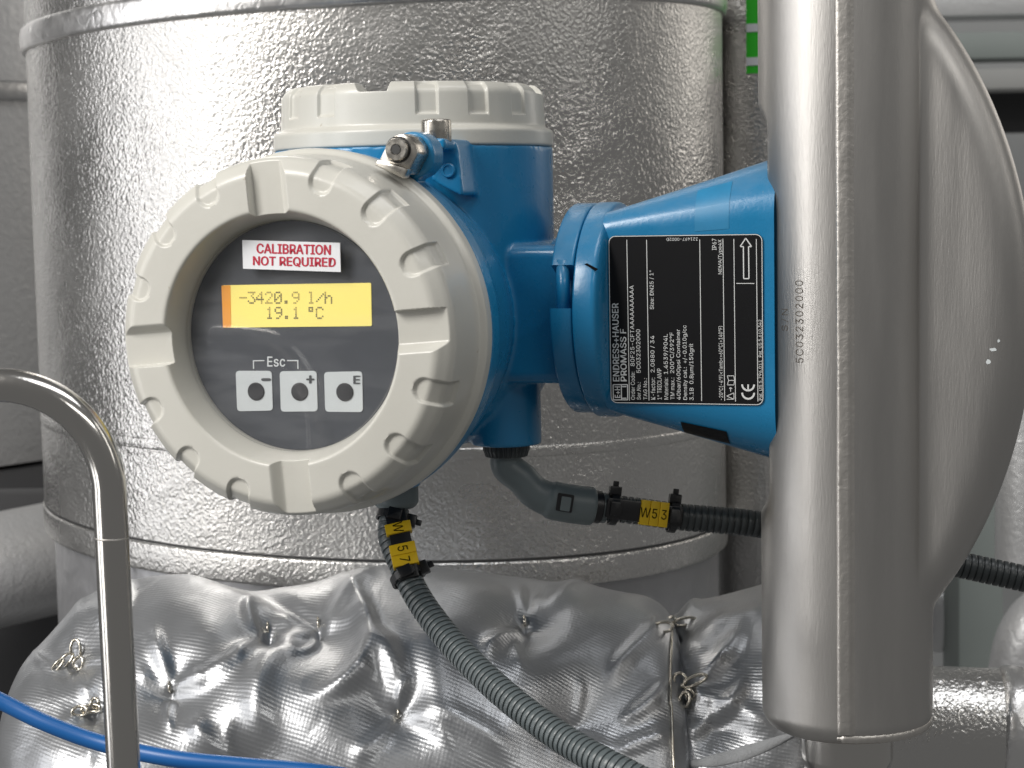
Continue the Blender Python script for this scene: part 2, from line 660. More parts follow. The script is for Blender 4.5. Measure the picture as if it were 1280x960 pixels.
# --- the big insulated vessel
TC = P(481, 400, 1.40)
TR = .2465
ztop = P(481, 6, 1.153)[2]
zbot = P(481, 690, 1.153)[2]
zlow = P(481, 719, 1.153)[2]
vessel = empty('insulated_vessel', (0, 0, 0))
tag(vessel, 'large upright vessel clad in dimpled aluminium behind the display head', 'vessel')
KT, KB = .042, -.050
zbot -= .006
zlow -= .006
cyl_jacket('jacket', TC, TR, zlow - .002, ztop + .30, M['stucco'], vessel, 160, KB, KT)
zs = P(481, 568, 1.153)[2]
band('lap_joint', TC, TR, zs - .004, zs + .004, M['stucco'], vessel, .0004, 160, KB * .6)
band('band', TC, TR, ztop, ztop + .017, M['band'], vessel, .0032, 160, KT)
band('band', TC, TR, zlow - .004, zbot, M['stucco'], vessel, .0010, 160, KB)
band('seam_groove', TC, TR, zbot, zbot + .0018, M['dark_hole'], vessel, .0003, 160, KB)
cyl_jacket('lower_drum', TC, TR - .006, zlow - .35, zlow + .010, M['drum_cloth'], vessel, 160, KB, KB)

# --- its neighbour further back
NC = P(-190, 300, 1.95)
NR = .262
neigh = empty('neighbour_vessel', (0, 0, 0))
tag(neigh, 'blurred smooth aluminium vessel at the far left edge with one raised hoop', 'vessel')
zb2 = P(0, 596, 1.70)[2]
cyl_jacket('jacket', NC, NR, zb2, zb2 + .9, M['stucco_far'], neigh)
zh = P(20, 104, 1.70)[2]
band('hoop', NC, NR, zh - .009, zh + .009, M['band'], neigh, .006)

# --- padded pipe below it
pp = tube('padded_pipe', spline([P(-160, 745, 1.50), P(40, 703, 1.58), P(300, 645, 1.74)], 30), .047, M['stucco_far'], n=48)
tag(pp, 'dull grey pipe sloping away below the blurred vessel', 'pipe')
# dark gap below: its shade is built as a black block
dk = prism('dark_block', rrect(-.9, .55, -.30, 1.06, .02), 1.66, 1.9, M['dark'], bevel=.004)
tag(dk, 'black block added for the shaded gap behind the quilted cover and the steel tube', 'duct')

# --- upright clad pipe between vessel and meter
UC = P(955, 400, 1.45)
UR = .0370
up = empty('upright_pipe', (0, 0, 0))
tag(up, 'narrow upright dimpled aluminium pipe carrying the green tape', 'pipe')
zu = P(940, 772, 1.42)[2]
cyl_jacket('jacket', UC, UR, zu, zu + .8, M['stucco'], up, 96)
lo_a, hi_a = None, None


def pipe_patch(name, c, R, px0, py0, px1, py1, mat_, parent, lift=.0006):
    """a patch lying on an upright cylinder between two pixel corners"""
    def hit(px, py):
        d = ray(px, py)
        e = EYE[:2] - np.array(c[:2])
        a, b, cc = d[:2] @ d[:2], 2 * e @ d[:2], e @ e - (R + lift) ** 2
        t = (-b - math.sqrt(max(0, b * b - 4 * a * cc))) / (2 * a)
        w = EYE + d * t
        return math.atan2(w[1] - c[1], w[0] - c[0]), w[2]
    a0, z0 = hit(px0, py0)
    a1, z1 = hit(px1, py1)
    A = np.linspace(a0, a1, 14)
    Z = np.linspace(z0, z1, 12)
    V = np.stack([c[0] + (R + lift) * np.cos(A)[None] + 0 * Z[:, None], c[1] + (R + lift) * np.sin(A)[None] + 0 * Z[:, None],
                  Z[:, None] + 0 * A[None]], -1)
    return link(name, grid(name, V), mat_, parent)


tape = empty('pipe_marking_tape', (0, 0, 0))
tag(tape, 'green tape with white crossbars stuck on the narrow upright pipe', 'tape')
pipe_patch('tape_strip', UC, UR, 932, -60, 975, 91, M['green'], tape)
pipe_patch('crossbar', UC, UR, 933, 30, 975, 39, M['sticker'], tape, .0011)
pipe_patch('crossbar', UC, UR, 933, 72, 975, 81, M['sticker'], tape, .0011)

# --- clad pipe running off at lower right
HC0, HC1 = P(1060, 905, 1.12), P(1420, 918, 1.10)
hp = empty('clad_pipe', (0, 0, 0))
tag(hp, 'riveted dimpled aluminium pipe lying level behind the foot of the steel sensor', 'pipe')
HR = .036
tube('jacket', np.linspace(HC0, HC1, 30), HR, M['stucco'], hp, n=72)
hd = (HC1 - HC0) / np.linalg.norm(HC1 - HC0)
hm = P(1268, 900, 1.10)
tb = HC0 + hd * ((hm - HC0) @ hd)
tube('band', np.linspace(tb - hd * .008, tb + hd * .008, 6), [HR, HR + .0015, HR + .002, HR + .002, HR + .0015, HR], M['band'], hp, n=72)
for px in (1172, 1225, 1262, 1276):
    w = P(px, 842, 1.10)
    t = (w - HC0) @ hd
    ang = math.radians(62)
    nrm = np.array([0, -math.cos(ang), math.sin(ang)])
    c = HC0 + hd * t + nrm * (HR - .0004)
    T = Vector(nrm)
    q = T.to_track_quat('Z', 'Y')
    o = lathe('rivet', [(.0026, 0), (.0025, .0009), (.0016, .0016), (.0004, .0018)], M['band'], hp, n=14)
    o.rotation_euler = q.to_euler()
    o.location = c

# --- blurred things at the right
post = prism('steel_post', [(P(1198, 600, 1.62)[0], .6), (P(1256, 600, 1.62)[0], .6), (P(1256, 600, 1.62)[0], P(1220, 480, 1.62)[2]), (P(1198, 600, 1.62)[0], P(1220, 480, 1.62)[2])], 1.62, 1.68, M['post'], bevel=.004)
tag(post, 'blurred grey green post behind the curve of the steel sensor', 'post')
vp = lathe('background_pipe', [(.024, 1.02), (.024, 1.205), (.016, 1.21)], M['stucco_far'], n=48, c=(P(1284, 650, 1.45)[0], 1.45, 0))
tag(vp, 'pale smooth upright pipe cut by the picture edge beside the post', 'pipe')
el = tube('elbow_jacket', spline([P(1278, 850, 1.40), P(1290, 800, 1.40), P(1318, 772, 1.40), P(1380, 765, 1.40)], 30), .026, M['stucco_far'], n=40)
tag(el, 'grey elbow cover behind the riveted level pipe', 'elbow')
for i, (nm, lb, y0, y1, Y, m_) in enumerate([
        ('pale_duct', 'pale blurred duct crossing the upper corner beside the sensor', 86, 112, 2.3, 'pale'),
        ('grey_duct', 'grey blurred duct above the pale one in the upper corner', 40, 74, 2.45, 'post'),
        ('far_pipe', 'topmost blurred silver pipe in the upper corner', -30, 20, 2.5, 'stucco_far'),
        ('lower_duct', 'dark duct under the pale one behind the sensor curve', 114, 165, 2.4, 'dark')]):  # the last duct is simply dark coloured
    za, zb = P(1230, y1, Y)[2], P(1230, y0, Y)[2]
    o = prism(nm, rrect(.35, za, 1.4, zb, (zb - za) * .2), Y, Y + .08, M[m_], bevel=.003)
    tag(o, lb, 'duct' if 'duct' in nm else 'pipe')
for nm, lb, c, r in (('far_valve', 'blurred silvery rounded valve cover between sensor and post', P(1178, 770, 1.7), .03),):
    o = lathe(nm, round_poly([(.001, -r), (r * .8, -r), (r, 0), (r * .8, r), (.001, r)], {1: .01, 2: .02, 3: .01}), M['stucco_far'], n=32, c=c)
    tag(o, lb, 'valve')

# ================================================================== the flow meter
meter = empty('flow_meter', O, -ANG)
tag(meter, 'blue flow meter with beige display lid bolted to a bulging stainless steel sensor', 'flow meter')

# slots and finger pockets shared by both lids -----------------------------------


def make_lid(name, prof, slot0, r_pocket, d_pocket, slot_r, nth=1440, slot_depth=.0047):
    """prof rows (r, d): d grows away from the lid's front. Returns r(th), d(th) grids"""
    th = np.linspace(0, 2 * math.pi, nth, endpoint=False)
    r0, d0 = prof[:, 0], prof[:, 1]
    s = np.concatenate([[0], np.cumsum(np.linalg.norm(np.diff(prof, axis=0), axis=1))])
    # profile normals pointing into the material
    tg = np.gradient(prof, axis=0)
    tg /= np.maximum(np.linalg.norm(tg, axis=1)[:, None], 1e-9)
    nrm = np.stack([-tg[:, 1], tg[:, 0]], 1)
    R = np.repeat(r0[:, None], nth, 1)
    D = np.repeat(d0[:, None], nth, 1)
    # pockets
    i0 = np.argmin(np.abs(r0 - r_pocket) + 5 * np.maximum(0, d0 - .001))
    front = np.where((r0 > r_pocket) & (d0 < d_pocket))[0]
    s0, s1 = s[front[0]], s[front[-1]]
    hw = .0056
    for k in range(16):
        if k % 4 == 0:
            continue
        a = slot0 + math.radians(22.5 * k)
        dt = np.arctan2(np.sin(th - a), np.cos(th - a))
        tt = np.abs(dt)[None] * R * 1.0
        # rounded rectangle distance in (tangential, arc length), round end toward the centre
        ss = s[:, None] - s0
        inner = np.sqrt(tt ** 2 + np.minimum(ss - hw, 0) ** 2) - hw
        outer = ss - (s1 - s0)
        dist = np.maximum(np.maximum(inner, outer), tt - hw)
        msk = 1 - sstep(-.0011, 0.0001, dist)
        msk *= (ss > -.001)
        dep = .0017 * msk
        R = R - dep * np.abs(nrm[:, 0])[:, None] * np.sign(1)
        D = D + dep * np.abs(nrm[:, 1])[:, None]
    # slots: steep on one side, sloping on the other
    for k in range(4):
        a = slot0 + math.radians(90 * k)
        dt = np.arctan2(np.sin(th - a), np.cos(th - a))
        tt = np.clip(dt, -1, 1)[None] * np.maximum(R, slot_r)
        cut = np.minimum(np.clip((.0078 - tt) / .0009, 0, 1), np.clip((tt + .0112) / .0048, 0, 1))
        cut = cut * cut * (3 - 2 * cut)
        D = np.where((cut > 0) & (R > slot_r * .6), np.maximum(D, slot_depth * cut * (R > slot_r - .004)), D)
    return th, R, D


LX, LZ = -.0027, -.0032    # the display barrel sits a little off the compartment's axis
lid_prof = round_poly([(.0503, .024), (.0503, .0150), (.0548, 0), (.0715, 0), (.0778, .0062), (.0790, .0355), (.0818, .0375), (.0818, .0450), (.0780, .0458)],
                      {1: .0005, 2: .0014, 3: .0022, 4: .0030, 5: .001, 6: .0012, 7: .0012}, 5, .00075)
th, Rg, Dg = make_lid('display_lid', lid_prof, math.radians(4.5), .0640, .0175, .0545)
V = np.stack([LX + Rg * np.cos(th), -LEN + Dg, LZ + Rg * np.sin(th)], -1)
link('display_lid', grid('display_lid', V, cv=True, sharp=50, fix=True), M['beige'], meter)

cov_prof = round_poly([(.030, .006), (.050, .005), (.0530, 0), (.0620, 0), (.0660, .0035), (.0668, .0205), (.0706, .0225), (.0706, .0300), (.0680, .0306)],
                      {1: .001, 2: .0014, 3: .0018, 4: .0022, 5: .001, 6: .0012, 7: .0010}, 5, .00075)
CTOP = .1104
VX = .0026
th, Rg, Dg = make_lid('top_cover', cov_prof, math.radians(-86.0), .0580, .0165, .053)
V = np.stack([VX + Rg * np.cos(th) * .985, Rg * np.sin(th) * .985, CTOP - Dg], -1)
link('top_cover', grid('top_cover', V, cv=True, cap_u=True, sharp=50, fix=True), M['beige'], meter)

# the blue casting ----------------------------------------------------------------


def pack(parts):
    Vs, Fs, off = [], [], 0
    for V, F in parts:
        Vs.append(np.asarray(V, float).reshape(-1, 3))
        Fs += [[i + off for i in f] for f in F]
        off += len(Vs[-1])
    return np.vstack(Vs), Fs


def solid(V):
    n, m = V.shape[:2]
    F = grid_faces(n, m, False, True)
    F.append(list(range(m))[::-1])
    F.append([(n - 1) * m + i for i in range(m)])
    return V, F


def lathe_y(prof, n=96, c=(0, 0, 0)):
    V = lathe_z(np.array(prof, float), n)
    return np.stack([V[..., 0], V[..., 2], -V[..., 1]], -1) + np.array(c)


def rbox(x0, x1, y0, y1, z0, z1, r=.006):
    """box with rounded vertical-plane corners (rounded in y-z), long along x"""
    pr = rrect(y0, z0, y1, z1, r, 4)
    V = np.array([[(x, p[0], p[1]) for p in pr] for x in np.linspace(x0, x1, 5)])
    return V


def casting(name, parts, mat_, parent, voxel=.0010, smooth=5):
    V, F = pack([solid(p) for p in parts])
    me = mesh_np(name, V, F, fix=True)
    o = link(name, me, mat_, parent)
    r = o.modifiers.new('remesh', 'REMESH')
    r.mode = 'VOXEL'
    r.voxel_size = voxel
    r.use_smooth_shade = True
    s = o.modifiers.new('smooth', 'SMOOTH')
    s.iterations = smooth
    s.factor = .5
    return o


yb = -LEN + .0462
barrel = lathe_y([(.0812, yb), (.0812, yb + .010), (.0790, yb + .020), (.0745, yb + .045), (.066, -.030), (.055, .02), (.04, .03)], 96, (LX, 0, LZ))
vert = lathe_z(np.array([(.03, -.066), (.045, -.060), (.058, -.048), (.066, -.034), (.0682, -.015), (.0692, .02), (.0692, .0802)]), 96, (VX, 0, 0))
blk = rbox(.020, .0900, -.0360, .036, -.0335, .0325, .005)
boss2 = lathe_z(np.array([(.0175, -.0655), (.0175, -.030)]), 40, (.052, -.012, 0))
boss1 = lathe_z(np.array([(.0120, -.0815), (.0120, -.040)]), 32, (.010, -.055, 0))
# lug behind the lid clamp
cx, cz = loc(512, 184, yb)
lug = lathe_y([(.0104, yb - .002), (.0104, yb + .012)], 32, (cx + .0015, 0, cz - .0035))
ep = [loc(*q, -.071) for q in ((526, 176), (571, 180), (579, 247), (540, 226))]
ear = np.array([[(p[0], y, p[1]) for p in ep] for y in (-.0710, -.03)])
ep2 = [loc(*q, -.070) for q in ((526, 172), (570, 174), (570, 188), (526, 190))]
ear2 = np.array([[(p[0], y, p[1]) for p in ep2] for y in (-.0850, -.03)])
casting('housing', [barrel, vert, blk, boss2, boss1, lug, ear, ear2], M['blue'], meter)
# plug and rib on the ear
ex, ez = loc(560, 213, -.072)
lathe('plug', [(.0034, -.0700), (.0034, -.0722), (.0030, -.0727), (.0022, -.0727), (.0020, -.0721)], M['blue'], meter, n=24, c=(ex, 0, ez), axis='y')
# closing screw of the top cover
sx, sz = loc(548, 178, -.075)
lathe('cover_screw', round_poly([(.0045, sz), (.0069, sz), (.0069, sz + .0102), (.0030, sz + .0106), (.0028, sz + .0085)], {1: .0006, 2: .0010}, 3),
      M['clamp'], meter, n=40, c=(sx, -.0775, 0))

# clamp over the display lid's edge
yc = -LEN + .030
cpts = [(472, 203), (477, 193), (484, 178), (492, 170), (502, 167), (513, 171), (520, 181), (522, 192), (516, 204), (508, 219)]
poly = [loc(*q, yc) for q in cpts]
claw = prism('lid_clamp', poly, yc, yc + .0150, M['clamp'], meter, bevel=.0010)
fp = [loc(*q, yc - .001) for q in ((469, 206), (474, 199), (512, 211), (506, 224))]
prism('clamp_foot', fp, yc - .0030, yc + .004, M['clamp'], claw, bevel=.0009)
hx, hz = loc(498, 187, yc)
lathe('washer_recess', [(.0058, yc - .0001), (.0058, yc - .0004), (.0058, yc - .0006), (.0056, yc - .0003), (.003, yc - .0003)], M['dark_hole'], claw, n=36, c=(hx, 0, hz), axis='y')
lathe('screw_head', [(.0050, yc + .002), (.0050, yc - .0026), (.0046, yc - .0032), (.0024, yc - .0032), (.0024, yc - .0010), (.0002, yc - .0010)], M['clamp'], claw, n=32, c=(hx, 0, hz), axis='y')
hexp = [(hx + .0023 * math.cos(math.radians(60 * k + 15)), hz + .0023 * math.sin(math.radians(60 * k + 15))) for k in range(6)]
prism('hex_socket', hexp, yc - .00325, yc - .0028, M['dark_hole'], claw)

# display window ------------------------------------------------------------------
yp = -LEN + .0168          # panel plane
yg = -LEN + .0122          # glass outer face


def disc(name, r, y0, y1, mat_, parent, n=96):
    return prism(name, circle(LX, LZ, r, n), y0, y1, mat_, parent)


panel = disc('display_panel', .0502, yp, yp + .003, M['panel'], meter)
disc('window_glass', .0502, yg, yg + .0015, M['glass'], meter)


def flat(y):
    return lambda px, py: loc(px, py, y)


def quad_px(name, pts, y, t, mat_, parent, r=None):
    poly = [loc(*q, y) for q in pts]
    if r:
        c = np.array(poly)
        # rounded quad from corner beziers
        out = []
        for i in range(4):
            a, b, d = c[i - 1], c[i], c[(i + 1) % 4]
            u, v = (a - b) / np.linalg.norm(a - b) * r, (d - b) / np.linalg.norm(d - b) * r
            for k in range(6):
                s = k / 5
                out.append(tuple((1 - s) ** 2 * (b + u) + 2 * s * (1 - s) * b + s * s * (b + v)))
        poly = out
    return prism(name, poly, y - t, y, mat_, parent)


def text_px(name, s, x0, y0, x1, y1, yplane, mat_, parent, weight=0.0, spacing=1.0, skew=0.0, bold=0.0):
    """upright word whose box runs from pixel (x0, y1) to (x1, y0)"""
    a = np.array(loc(x0, y1, yplane))
    b = np.array(loc(x1, y1 + skew, yplane))
    c = np.array(loc(x0, y0, yplane))
    w, h = np.linalg.norm(b - a), np.linalg.norm(c - a)
    eu, ev = (b - a) / w, (c - a) / h

    def fn(uv):
        p = a + uv[:, :1] * eu + uv[:, 1:] * ev
        return np.stack([p[:, 0], np.full(len(p), yplane), p[:, 1]], 1)
    return text(name, s, fn, mat_, parent, w, h, weight, spacing, bold)


quad_px('screen', [(279, 356.5), (464, 353.5), (465, 407.5), (280, 409.5)], yp, .0004, M['lcd'], panel, .0006)
quad_px('screen_edge', [(277, 357), (288, 356.5), (289, 409), (279, 409.5)], yp - .0004, .0002, M['lcd_edge'], panel, .0004)
FONT5 = {'-': ['00000', '00000', '00000', '11111', '00000', '00000', '00000'],
         '3': ['11111', '00010', '00100', '00010', '00001', '10001', '01110'],
         '4': ['00010', '00110', '01010', '10010', '11111', '00010', '00010'],
         '2': ['01110', '10001', '00001', '00010', '00100', '01000', '11111'],
         '0': ['01110', '10001', '10011', '10101', '11001', '10001', '01110'],
         '.': ['00000', '00000', '00000', '00000', '00000', '01100', '01100'],
         '9': ['01110', '10001', '10001', '01111', '00001', '00010', '01100'],
         'l': ['01100', '00100', '00100', '00100', '00100', '00100', '01110'],
         '/': ['00000', '00001', '00010', '00100', '01000', '10000', '00000'],
         'h': ['10000', '10000', '10110', '11001', '10001', '10001', '10001'],
         '1': ['00100', '01100', '00100', '00100', '00100', '00100', '01110'],
         'd': ['01110', '01010', '01110', '00000', '00000', '00000', '00000'],
         'C': ['01110', '10001', '10000', '10000', '10000', '10001', '01110']}


def lcd_row(chars, faint, ytop):
    for ch, x0 in chars:
        groups = {False: [], True: []}
        for j, row in enumerate(FONT5[ch]):
            for i, b in enumerate(row):
                if b == '1':
                    f = (ch, j) in faint or (ch, -1) in faint
                    groups[f].append((x0 + i * 1.95, ytop + j * 2.2))
        for f, pts in groups.items():
            if not pts:
                continue
            V, F = [], []
            for (x, y) in pts:
                q = [loc(x + dx, y + dy, yp - .00055) for dx, dy in ((-.82, -.92), (.82, -.92), (.82, .92), (-.82, .92))]
                F.append([len(V) + k for k in range(4)])
                V += [(p[0], yp - .00055, p[1]) for p in q]
            link('display_digit', mesh_np('display_digit', V, F, smooth=False), M['dot_faint' if f else 'dot'], panel)


lcd_row([('-', 300), ('3', 310.5), ('4', 321), ('2', 332), ('0', 343.5), ('.', 354.5), ('9', 365.5), ('l', 385), ('/', 396), ('h', 406.5)],
        {('3', 0), ('3', 1), ('3', 2), ('4', 0), ('4', 1), ('4', 2), ('4', 5), ('4', 6), ('2', -1), ('9', -1), ('l', -1), ('h', 0), ('h', 1), ('-', 3)}, 365.5)
lcd_row([('1', 333), ('9', 344), ('.', 355), ('1', 366), ('d', 384.5), ('C', 395.5)], {('1', 0), ('1', 1), ('1', 2), ('1', 3), ('C', 2), ('C', 3)}, 384.5)

for pts, c, (s, bx) in (([(295, 463.5), (340, 463.5), (341.5, 513), (297, 514)], (319.5, 489.5), ('-', (326.5, 473.3, 336, 475.6))),
                        ([(350, 464), (396, 463.5), (397.5, 514), (351.5, 514.5)], (374, 489.8), ('+', (382.5, 469.5, 391.5, 479))),
                        ([(405.5, 465), (453, 464), (454, 515), (407, 514.5)], (430.5, 490.3), ('E', (441.5, 469.8, 449, 479.8)))):
    k = quad_px('key_frame', pts, yp, .0004, M['key'], panel, .0018)
    x, z = loc(*c, yp - .001)
    lathe('key', [(.0040, yp - .0002), (.0040, yp - .0007), (.0036, yp - .0010), (.0004, yp - .0010)], M['keyhole'], panel, n=36, c=(x, 0, z), axis='y')
    text_px('key_symbol', s, *bx, yp - .0006, M['dkprint'], panel, weight=0, bold=.06)
text_px('escape_lettering', 'Esc', 334, 445.8, 356, 458.2, yp - .0002, M['print'], panel, weight=0, bold=.03, spacing=1.05)
for pts in ([(316.3, 450.3), (330.5, 450.1), (330.5, 451.3), (316.3, 451.6)], [(316.3, 451.6), (317.5, 451.6), (317.8, 461), (316.5, 461)],
            [(359, 450), (373, 450), (373, 451.3), (359, 451.3)], [(371.8, 451.3), (373, 451.3), (373.2, 461), (372, 461)]):
    quad_px('key_bracket', pts, yp, .0002, M['print'], panel)

# sticker on the glass
st = quad_px('calibration_sticker', [(303.5, 300), (425.5, 303.5), (426.5, 340), (304.5, 335.8)], yg - .0003, .0006, M['sticker'], meter)
text_px('lettering', 'CALIBRATION', 320.5, 304.5, 412.5, 316.5, yg - .0010, M['red'], st, weight=0, bold=.06, skew=2.0)
text_px('lettering', 'NOT REQUIRED', 316, 320.3, 418.5, 332.3, yg - .0010, M['red'], st, weight=0, bold=.06, skew=2.2)

# neck flange, clamp ring, pedestal -------------------------------------------------
RF = .0522
X0 = loc(713, 390, -RF)[0]           # joint between clamp ring and flange
XL = loc(685, 400, -RF)[0]
FW = loc(745, 390, -RF)[0] - X0
prof = round_poly([(.030, 0), (RF, 0), (RF, FW - .002), (RF - .004, FW), (.040, FW)], {1: .0010, 2: .0018}, 4)
lathe('neck_flange', prof, M['blue'], meter, n=128, c=(X0 + .0006, 0, 0), axis='x')


def arc_seg(name, a0, a1, r0, r1, x0, x1, mat_, parent, n=40):
    """ring segment about the x axis; angle 0 = toward the viewer, 90 = up"""
    A = np.radians(np.linspace(a0, a1, n))
    pr = rrect(x0, r0, x1, r1, .0012, 3)
    V = np.array([[(p[0], -p[1] * math.cos(a), p[1] * math.sin(a)) for p in pr] for a in A])
    me = grid(name, V, cv=True, cap_u=True, sharp=35, fix=True)
    return link(name, me, mat_, parent)


arc_seg('clamp_ring', 27, 200, .036, RF - .0003, XL, X0, M['blue'], meter, 60)
arc_seg('clamp_ring', -100, 4, .036, RF - .0018, XL, X0, M['blue'], meter)
lathe('neck_spigot', [(.036, -.02), (.036, 0)], M['blue'], meter, n=64, c=(X0, 0, 0), axis='x')
for a in (12, 20):
    pass
bx_ = X0 - .006
tube('clamp_bolt', [(bx_, -.043, -.004), (bx_, -.043, .026)], .0032, M['blue'], meter, n=20)
# ink tick on the flange
a0 = math.radians(26)
tk = []
for (dx, a) in ((.0055, 27.0), (.0068, 27.5), (.0125, 24.2), (.0112, 23.2)):
    tk.append((X0 + dx, -(RF + .0003) * math.cos(math.radians(a)), (RF + .0003) * math.sin(math.radians(a))))
link('ink_tick', mesh_np('ink_tick', tk, [[0, 1, 2, 3]], smooth=False), M['ink_black'], meter)

XP0, XP1 = X0 + FW, loc(968, 391, -.0315)[0]
xe = XP1
YF = -.0315               # front face plane of the pedestal


def ped_section(x, n=25):
    s = (x - XP0) / (xe - XP0)
    h = .0480 + (.0705 - .0480) * s
    w = -YF
    rc = .0100 + .017 * max(0, min(1.2, s))
    out = []
    for cx, cz, a0 in ((w - rc, h - rc, 0), (-(w - rc), h - rc, 90), (-(w - rc), -(h - rc), 180), (w - rc, -(h - rc), 270)):
        for k in range(n):
            a = math.radians(a0 + 90 * k / (n - 1))
            out.append((cx + rc * math.cos(a), cz + rc * math.sin(a)))
    return out


xs = np.linspace(XP0 - .002, XP1, 40)


def saddle(y):
    return min(XP1, loc(1057.5, 400, 0)[0] - math.sqrt(max(0, .0402 ** 2 - y * y)) + .005)


V = np.array([[(xs[0] + (min(x, XP1) - xs[0]) * (saddle(p[0]) - xs[0]) / (XP1 - xs[0]), p[0], p[1]) for p in ped_section(x)] for x in xs])
link('pedestal', grid('pedestal', V, cv=True, cap_u=True, sharp=60, fix=True), M['blue'], meter)
# the plain black label wrapping its lower edge
rows = []
x_a, x_b = loc(849, 540, YF)[0], loc(906, 550, YF)[0]
for x in np.linspace(x_a, x_b, 10):
    sec = ped_section(x)
    seg = [(p[0] - .0003, p[1] - .0003) for p in sec[50:75]]     # front-lower corner, from front round to below
    rows.append([(x, p[0], p[1]) for p in seg[10:24]])
link('black_label', grid('black_label', np.array(rows)), M['plate'], meter)

rows = []
x_a, x_b = loc(868, 260, YF)[0], loc(911, 260, YF)[0]
for x in np.linspace(x_a, x_b, 10):
    sec = ped_section(x)[25:50]
    rows.append([(x, p[0] - .00015, p[1] + .00015) for p in sec[9:]] + [(x, sec[-1][0] - .00015, sec[-1][1] - .003)])
link('adhesive_residue', grid('adhesive_residue', np.array(rows)), M['residue'], meter)

# nameplate -------------------------------------------------------------------------
TL, BL = np.array(loc(762, 295.5, YF)), np.array(loc(763, 503, YF))
TRc, BR = np.array(loc(953.5, 291.5, YF)), np.array(loc(955, 507, YF))
px0, px1 = (TL[0] + BL[0]) / 2, (TRc[0] + BR[0]) / 2
pz0, pz1 = (BL[1] + BR[1]) / 2, (TL[1] + TRc[1]) / 2
plate = prism('nameplate', rrect(px0, pz0, px1, pz1, .0032), YF - .0008, YF + .0002, M['plate'], meter)
YT = YF - .0010
o_poly, i_poly = rrect(px0 + .0001, pz0 + .0001, px1 - .0001, pz1 - .0001, .0031), rrect(px0 + .00042, pz0 + .00042, px1 - .00042, pz1 - .00042, .0028)
n_ = len(o_poly)
link('border_line', mesh_np('border_line', [(p[0], YT, p[1]) for p in o_poly + i_poly],
     [[i, (i + 1) % n_, n_ + (i + 1) % n_, n_ + i] for i in range(n_)], smooth=False), M['white_ink'], plate)


def npx(x, y):
    """plate coordinates of a photo pixel"""
    u = (x - 762.5) / (954.3 - 762.5)
    t, b = 295.5 + (291.5 - 295.5) * u, 503 + (507 - 503) * u
    v = (y - t) / (b - t)
    return np.array([px0 + (px1 - px0) * u, pz1 + (pz0 - pz1) * v])


def plate_text(s, x0, x1, y0, y1, weight=.0, bold=0.0, spacing=1.0, fit_h=True):
    """line reading upward: cap band x0..x1 across, running from y1 (start) up to y0"""
    a, b = npx(x1, y1), npx(x0, y0)
    w, h = abs(b[1] - a[1]), abs(a[0] - b[0])

    def fn(uv):
        return np.stack([a[0] - uv[:, 1], np.full(len(uv), YT), a[1] + uv[:, 0]], 1)
    return text('lettering', s, fn, M['white_ink'], plate, w, h if fit_h else None, weight, spacing, bold)


def plate_line(x0, y0, x1, y1, t=.00032):
    a, b = npx(x0, y0), npx(x1, y1)
    d = (b - a) / np.linalg.norm(b - a)
    n = np.array([-d[1], d[0]]) * t / 2
    V = [(q[0], YT, q[1]) for q in (a + n, b + n, b - n, a - n)]
    return link('ruled_line', mesh_np('ruled_line', V, [[0, 1, 2, 3]], smooth=False), M['white_ink'], plate)


plate_text('ENDRESS+HAUSER', 766, 774.2, 379, 476, 0, .035)
plate_text('PROMASS F', 775.8, 783.6, 411, 476, 0, .035)
for ln in ((786, 300, 786.6, 500), (811, 300, 811.6, 500), (877.4, 299, 877.8, 501), (906, 298, 906.4, 501), (919.4, 298, 919.8, 502), (946.8, 298, 947.4, 502), (922, 353.5, 944, 353.5)):
    plate_line(*ln)
for args in (('Order Code:', 788.6, 793.8, 464, 499), ('80F25-CFTAAAAAAAAAA', 788.6, 793.8, 356.5, 457), ('Ser.No.:', 796.2, 801.2, 477, 499),
             ('5C032302000', 796.2, 801.4, 411, 465.5), ('TAG No.:', 804.6, 809.4, 472, 499), ('K-factor:', 814, 819.6, 471.5, 499),
             ('2.0880 / 34', 814, 819.8, 419, 465), ('Size: DN25 / 1"', 814, 819.8, 338, 386), ('1" TRICLAMP', 822.2, 827.8, 460, 499),
             ('Materials:', 830.8, 836, 471.5, 499), ('1.4539/904L', 830.6, 836.6, 417, 467), ('TM max.:', 838.8, 844, 471.5, 499),
             ('200°C/392°F', 838.6, 844.4, 415, 466), ('40bar/600psi Container', 846.6, 852.8, 411, 499.5),
             ('Density cal.:  +/-0.010g/cc', 854.6, 861, 406, 499.5), ('3.1B  0.8µm/150grit', 862.6, 869.2, 429, 500),
             ('IP67', 892.6, 898, 298, 312), ('NEMA/Type4X', 899.8, 905.4, 299, 342), ('-20°C(-4°F)<Tamb<+60°C(+140°F)', 899.4, 905.2, 407, 500),
             ('Pat. US 5,610,342', 948.6, 953.4, 399, 446), ('Pat. US 5,796,011', 948.6, 953.4, 450, 500.5)):
    plate_text(*args)
# upside-down number at the top edge
a, b = npx(875, 296.6), npx(836, 301.2)


def fn(uv, a=a):
    return np.stack([a[0] - uv[:, 0], np.full(len(uv), YT), a[1] - uv[:, 1]], 1)


text('lettering', '321497-0002D', fn, M['white_ink'], plate, abs(a[0] - b[0]), abs(a[1] - b[1]), .0)
# the maker's mark: a rounded frame, letters and a small window
for x0, y0, x1, y1 in ((766, 480, 784.5, 480), (766, 499, 784.5, 499), (766, 480, 766, 499), (784.5, 480, 784.5, 499), (776.5, 480, 776.5, 499), (776.5, 482.5, 783, 482.5), (776.5, 497, 783, 497)):
    plate_line(x0, y0, x1, y1, .00045)
plate_text('E+H', 768, 775, 482.5, 496.5, 0, .03)
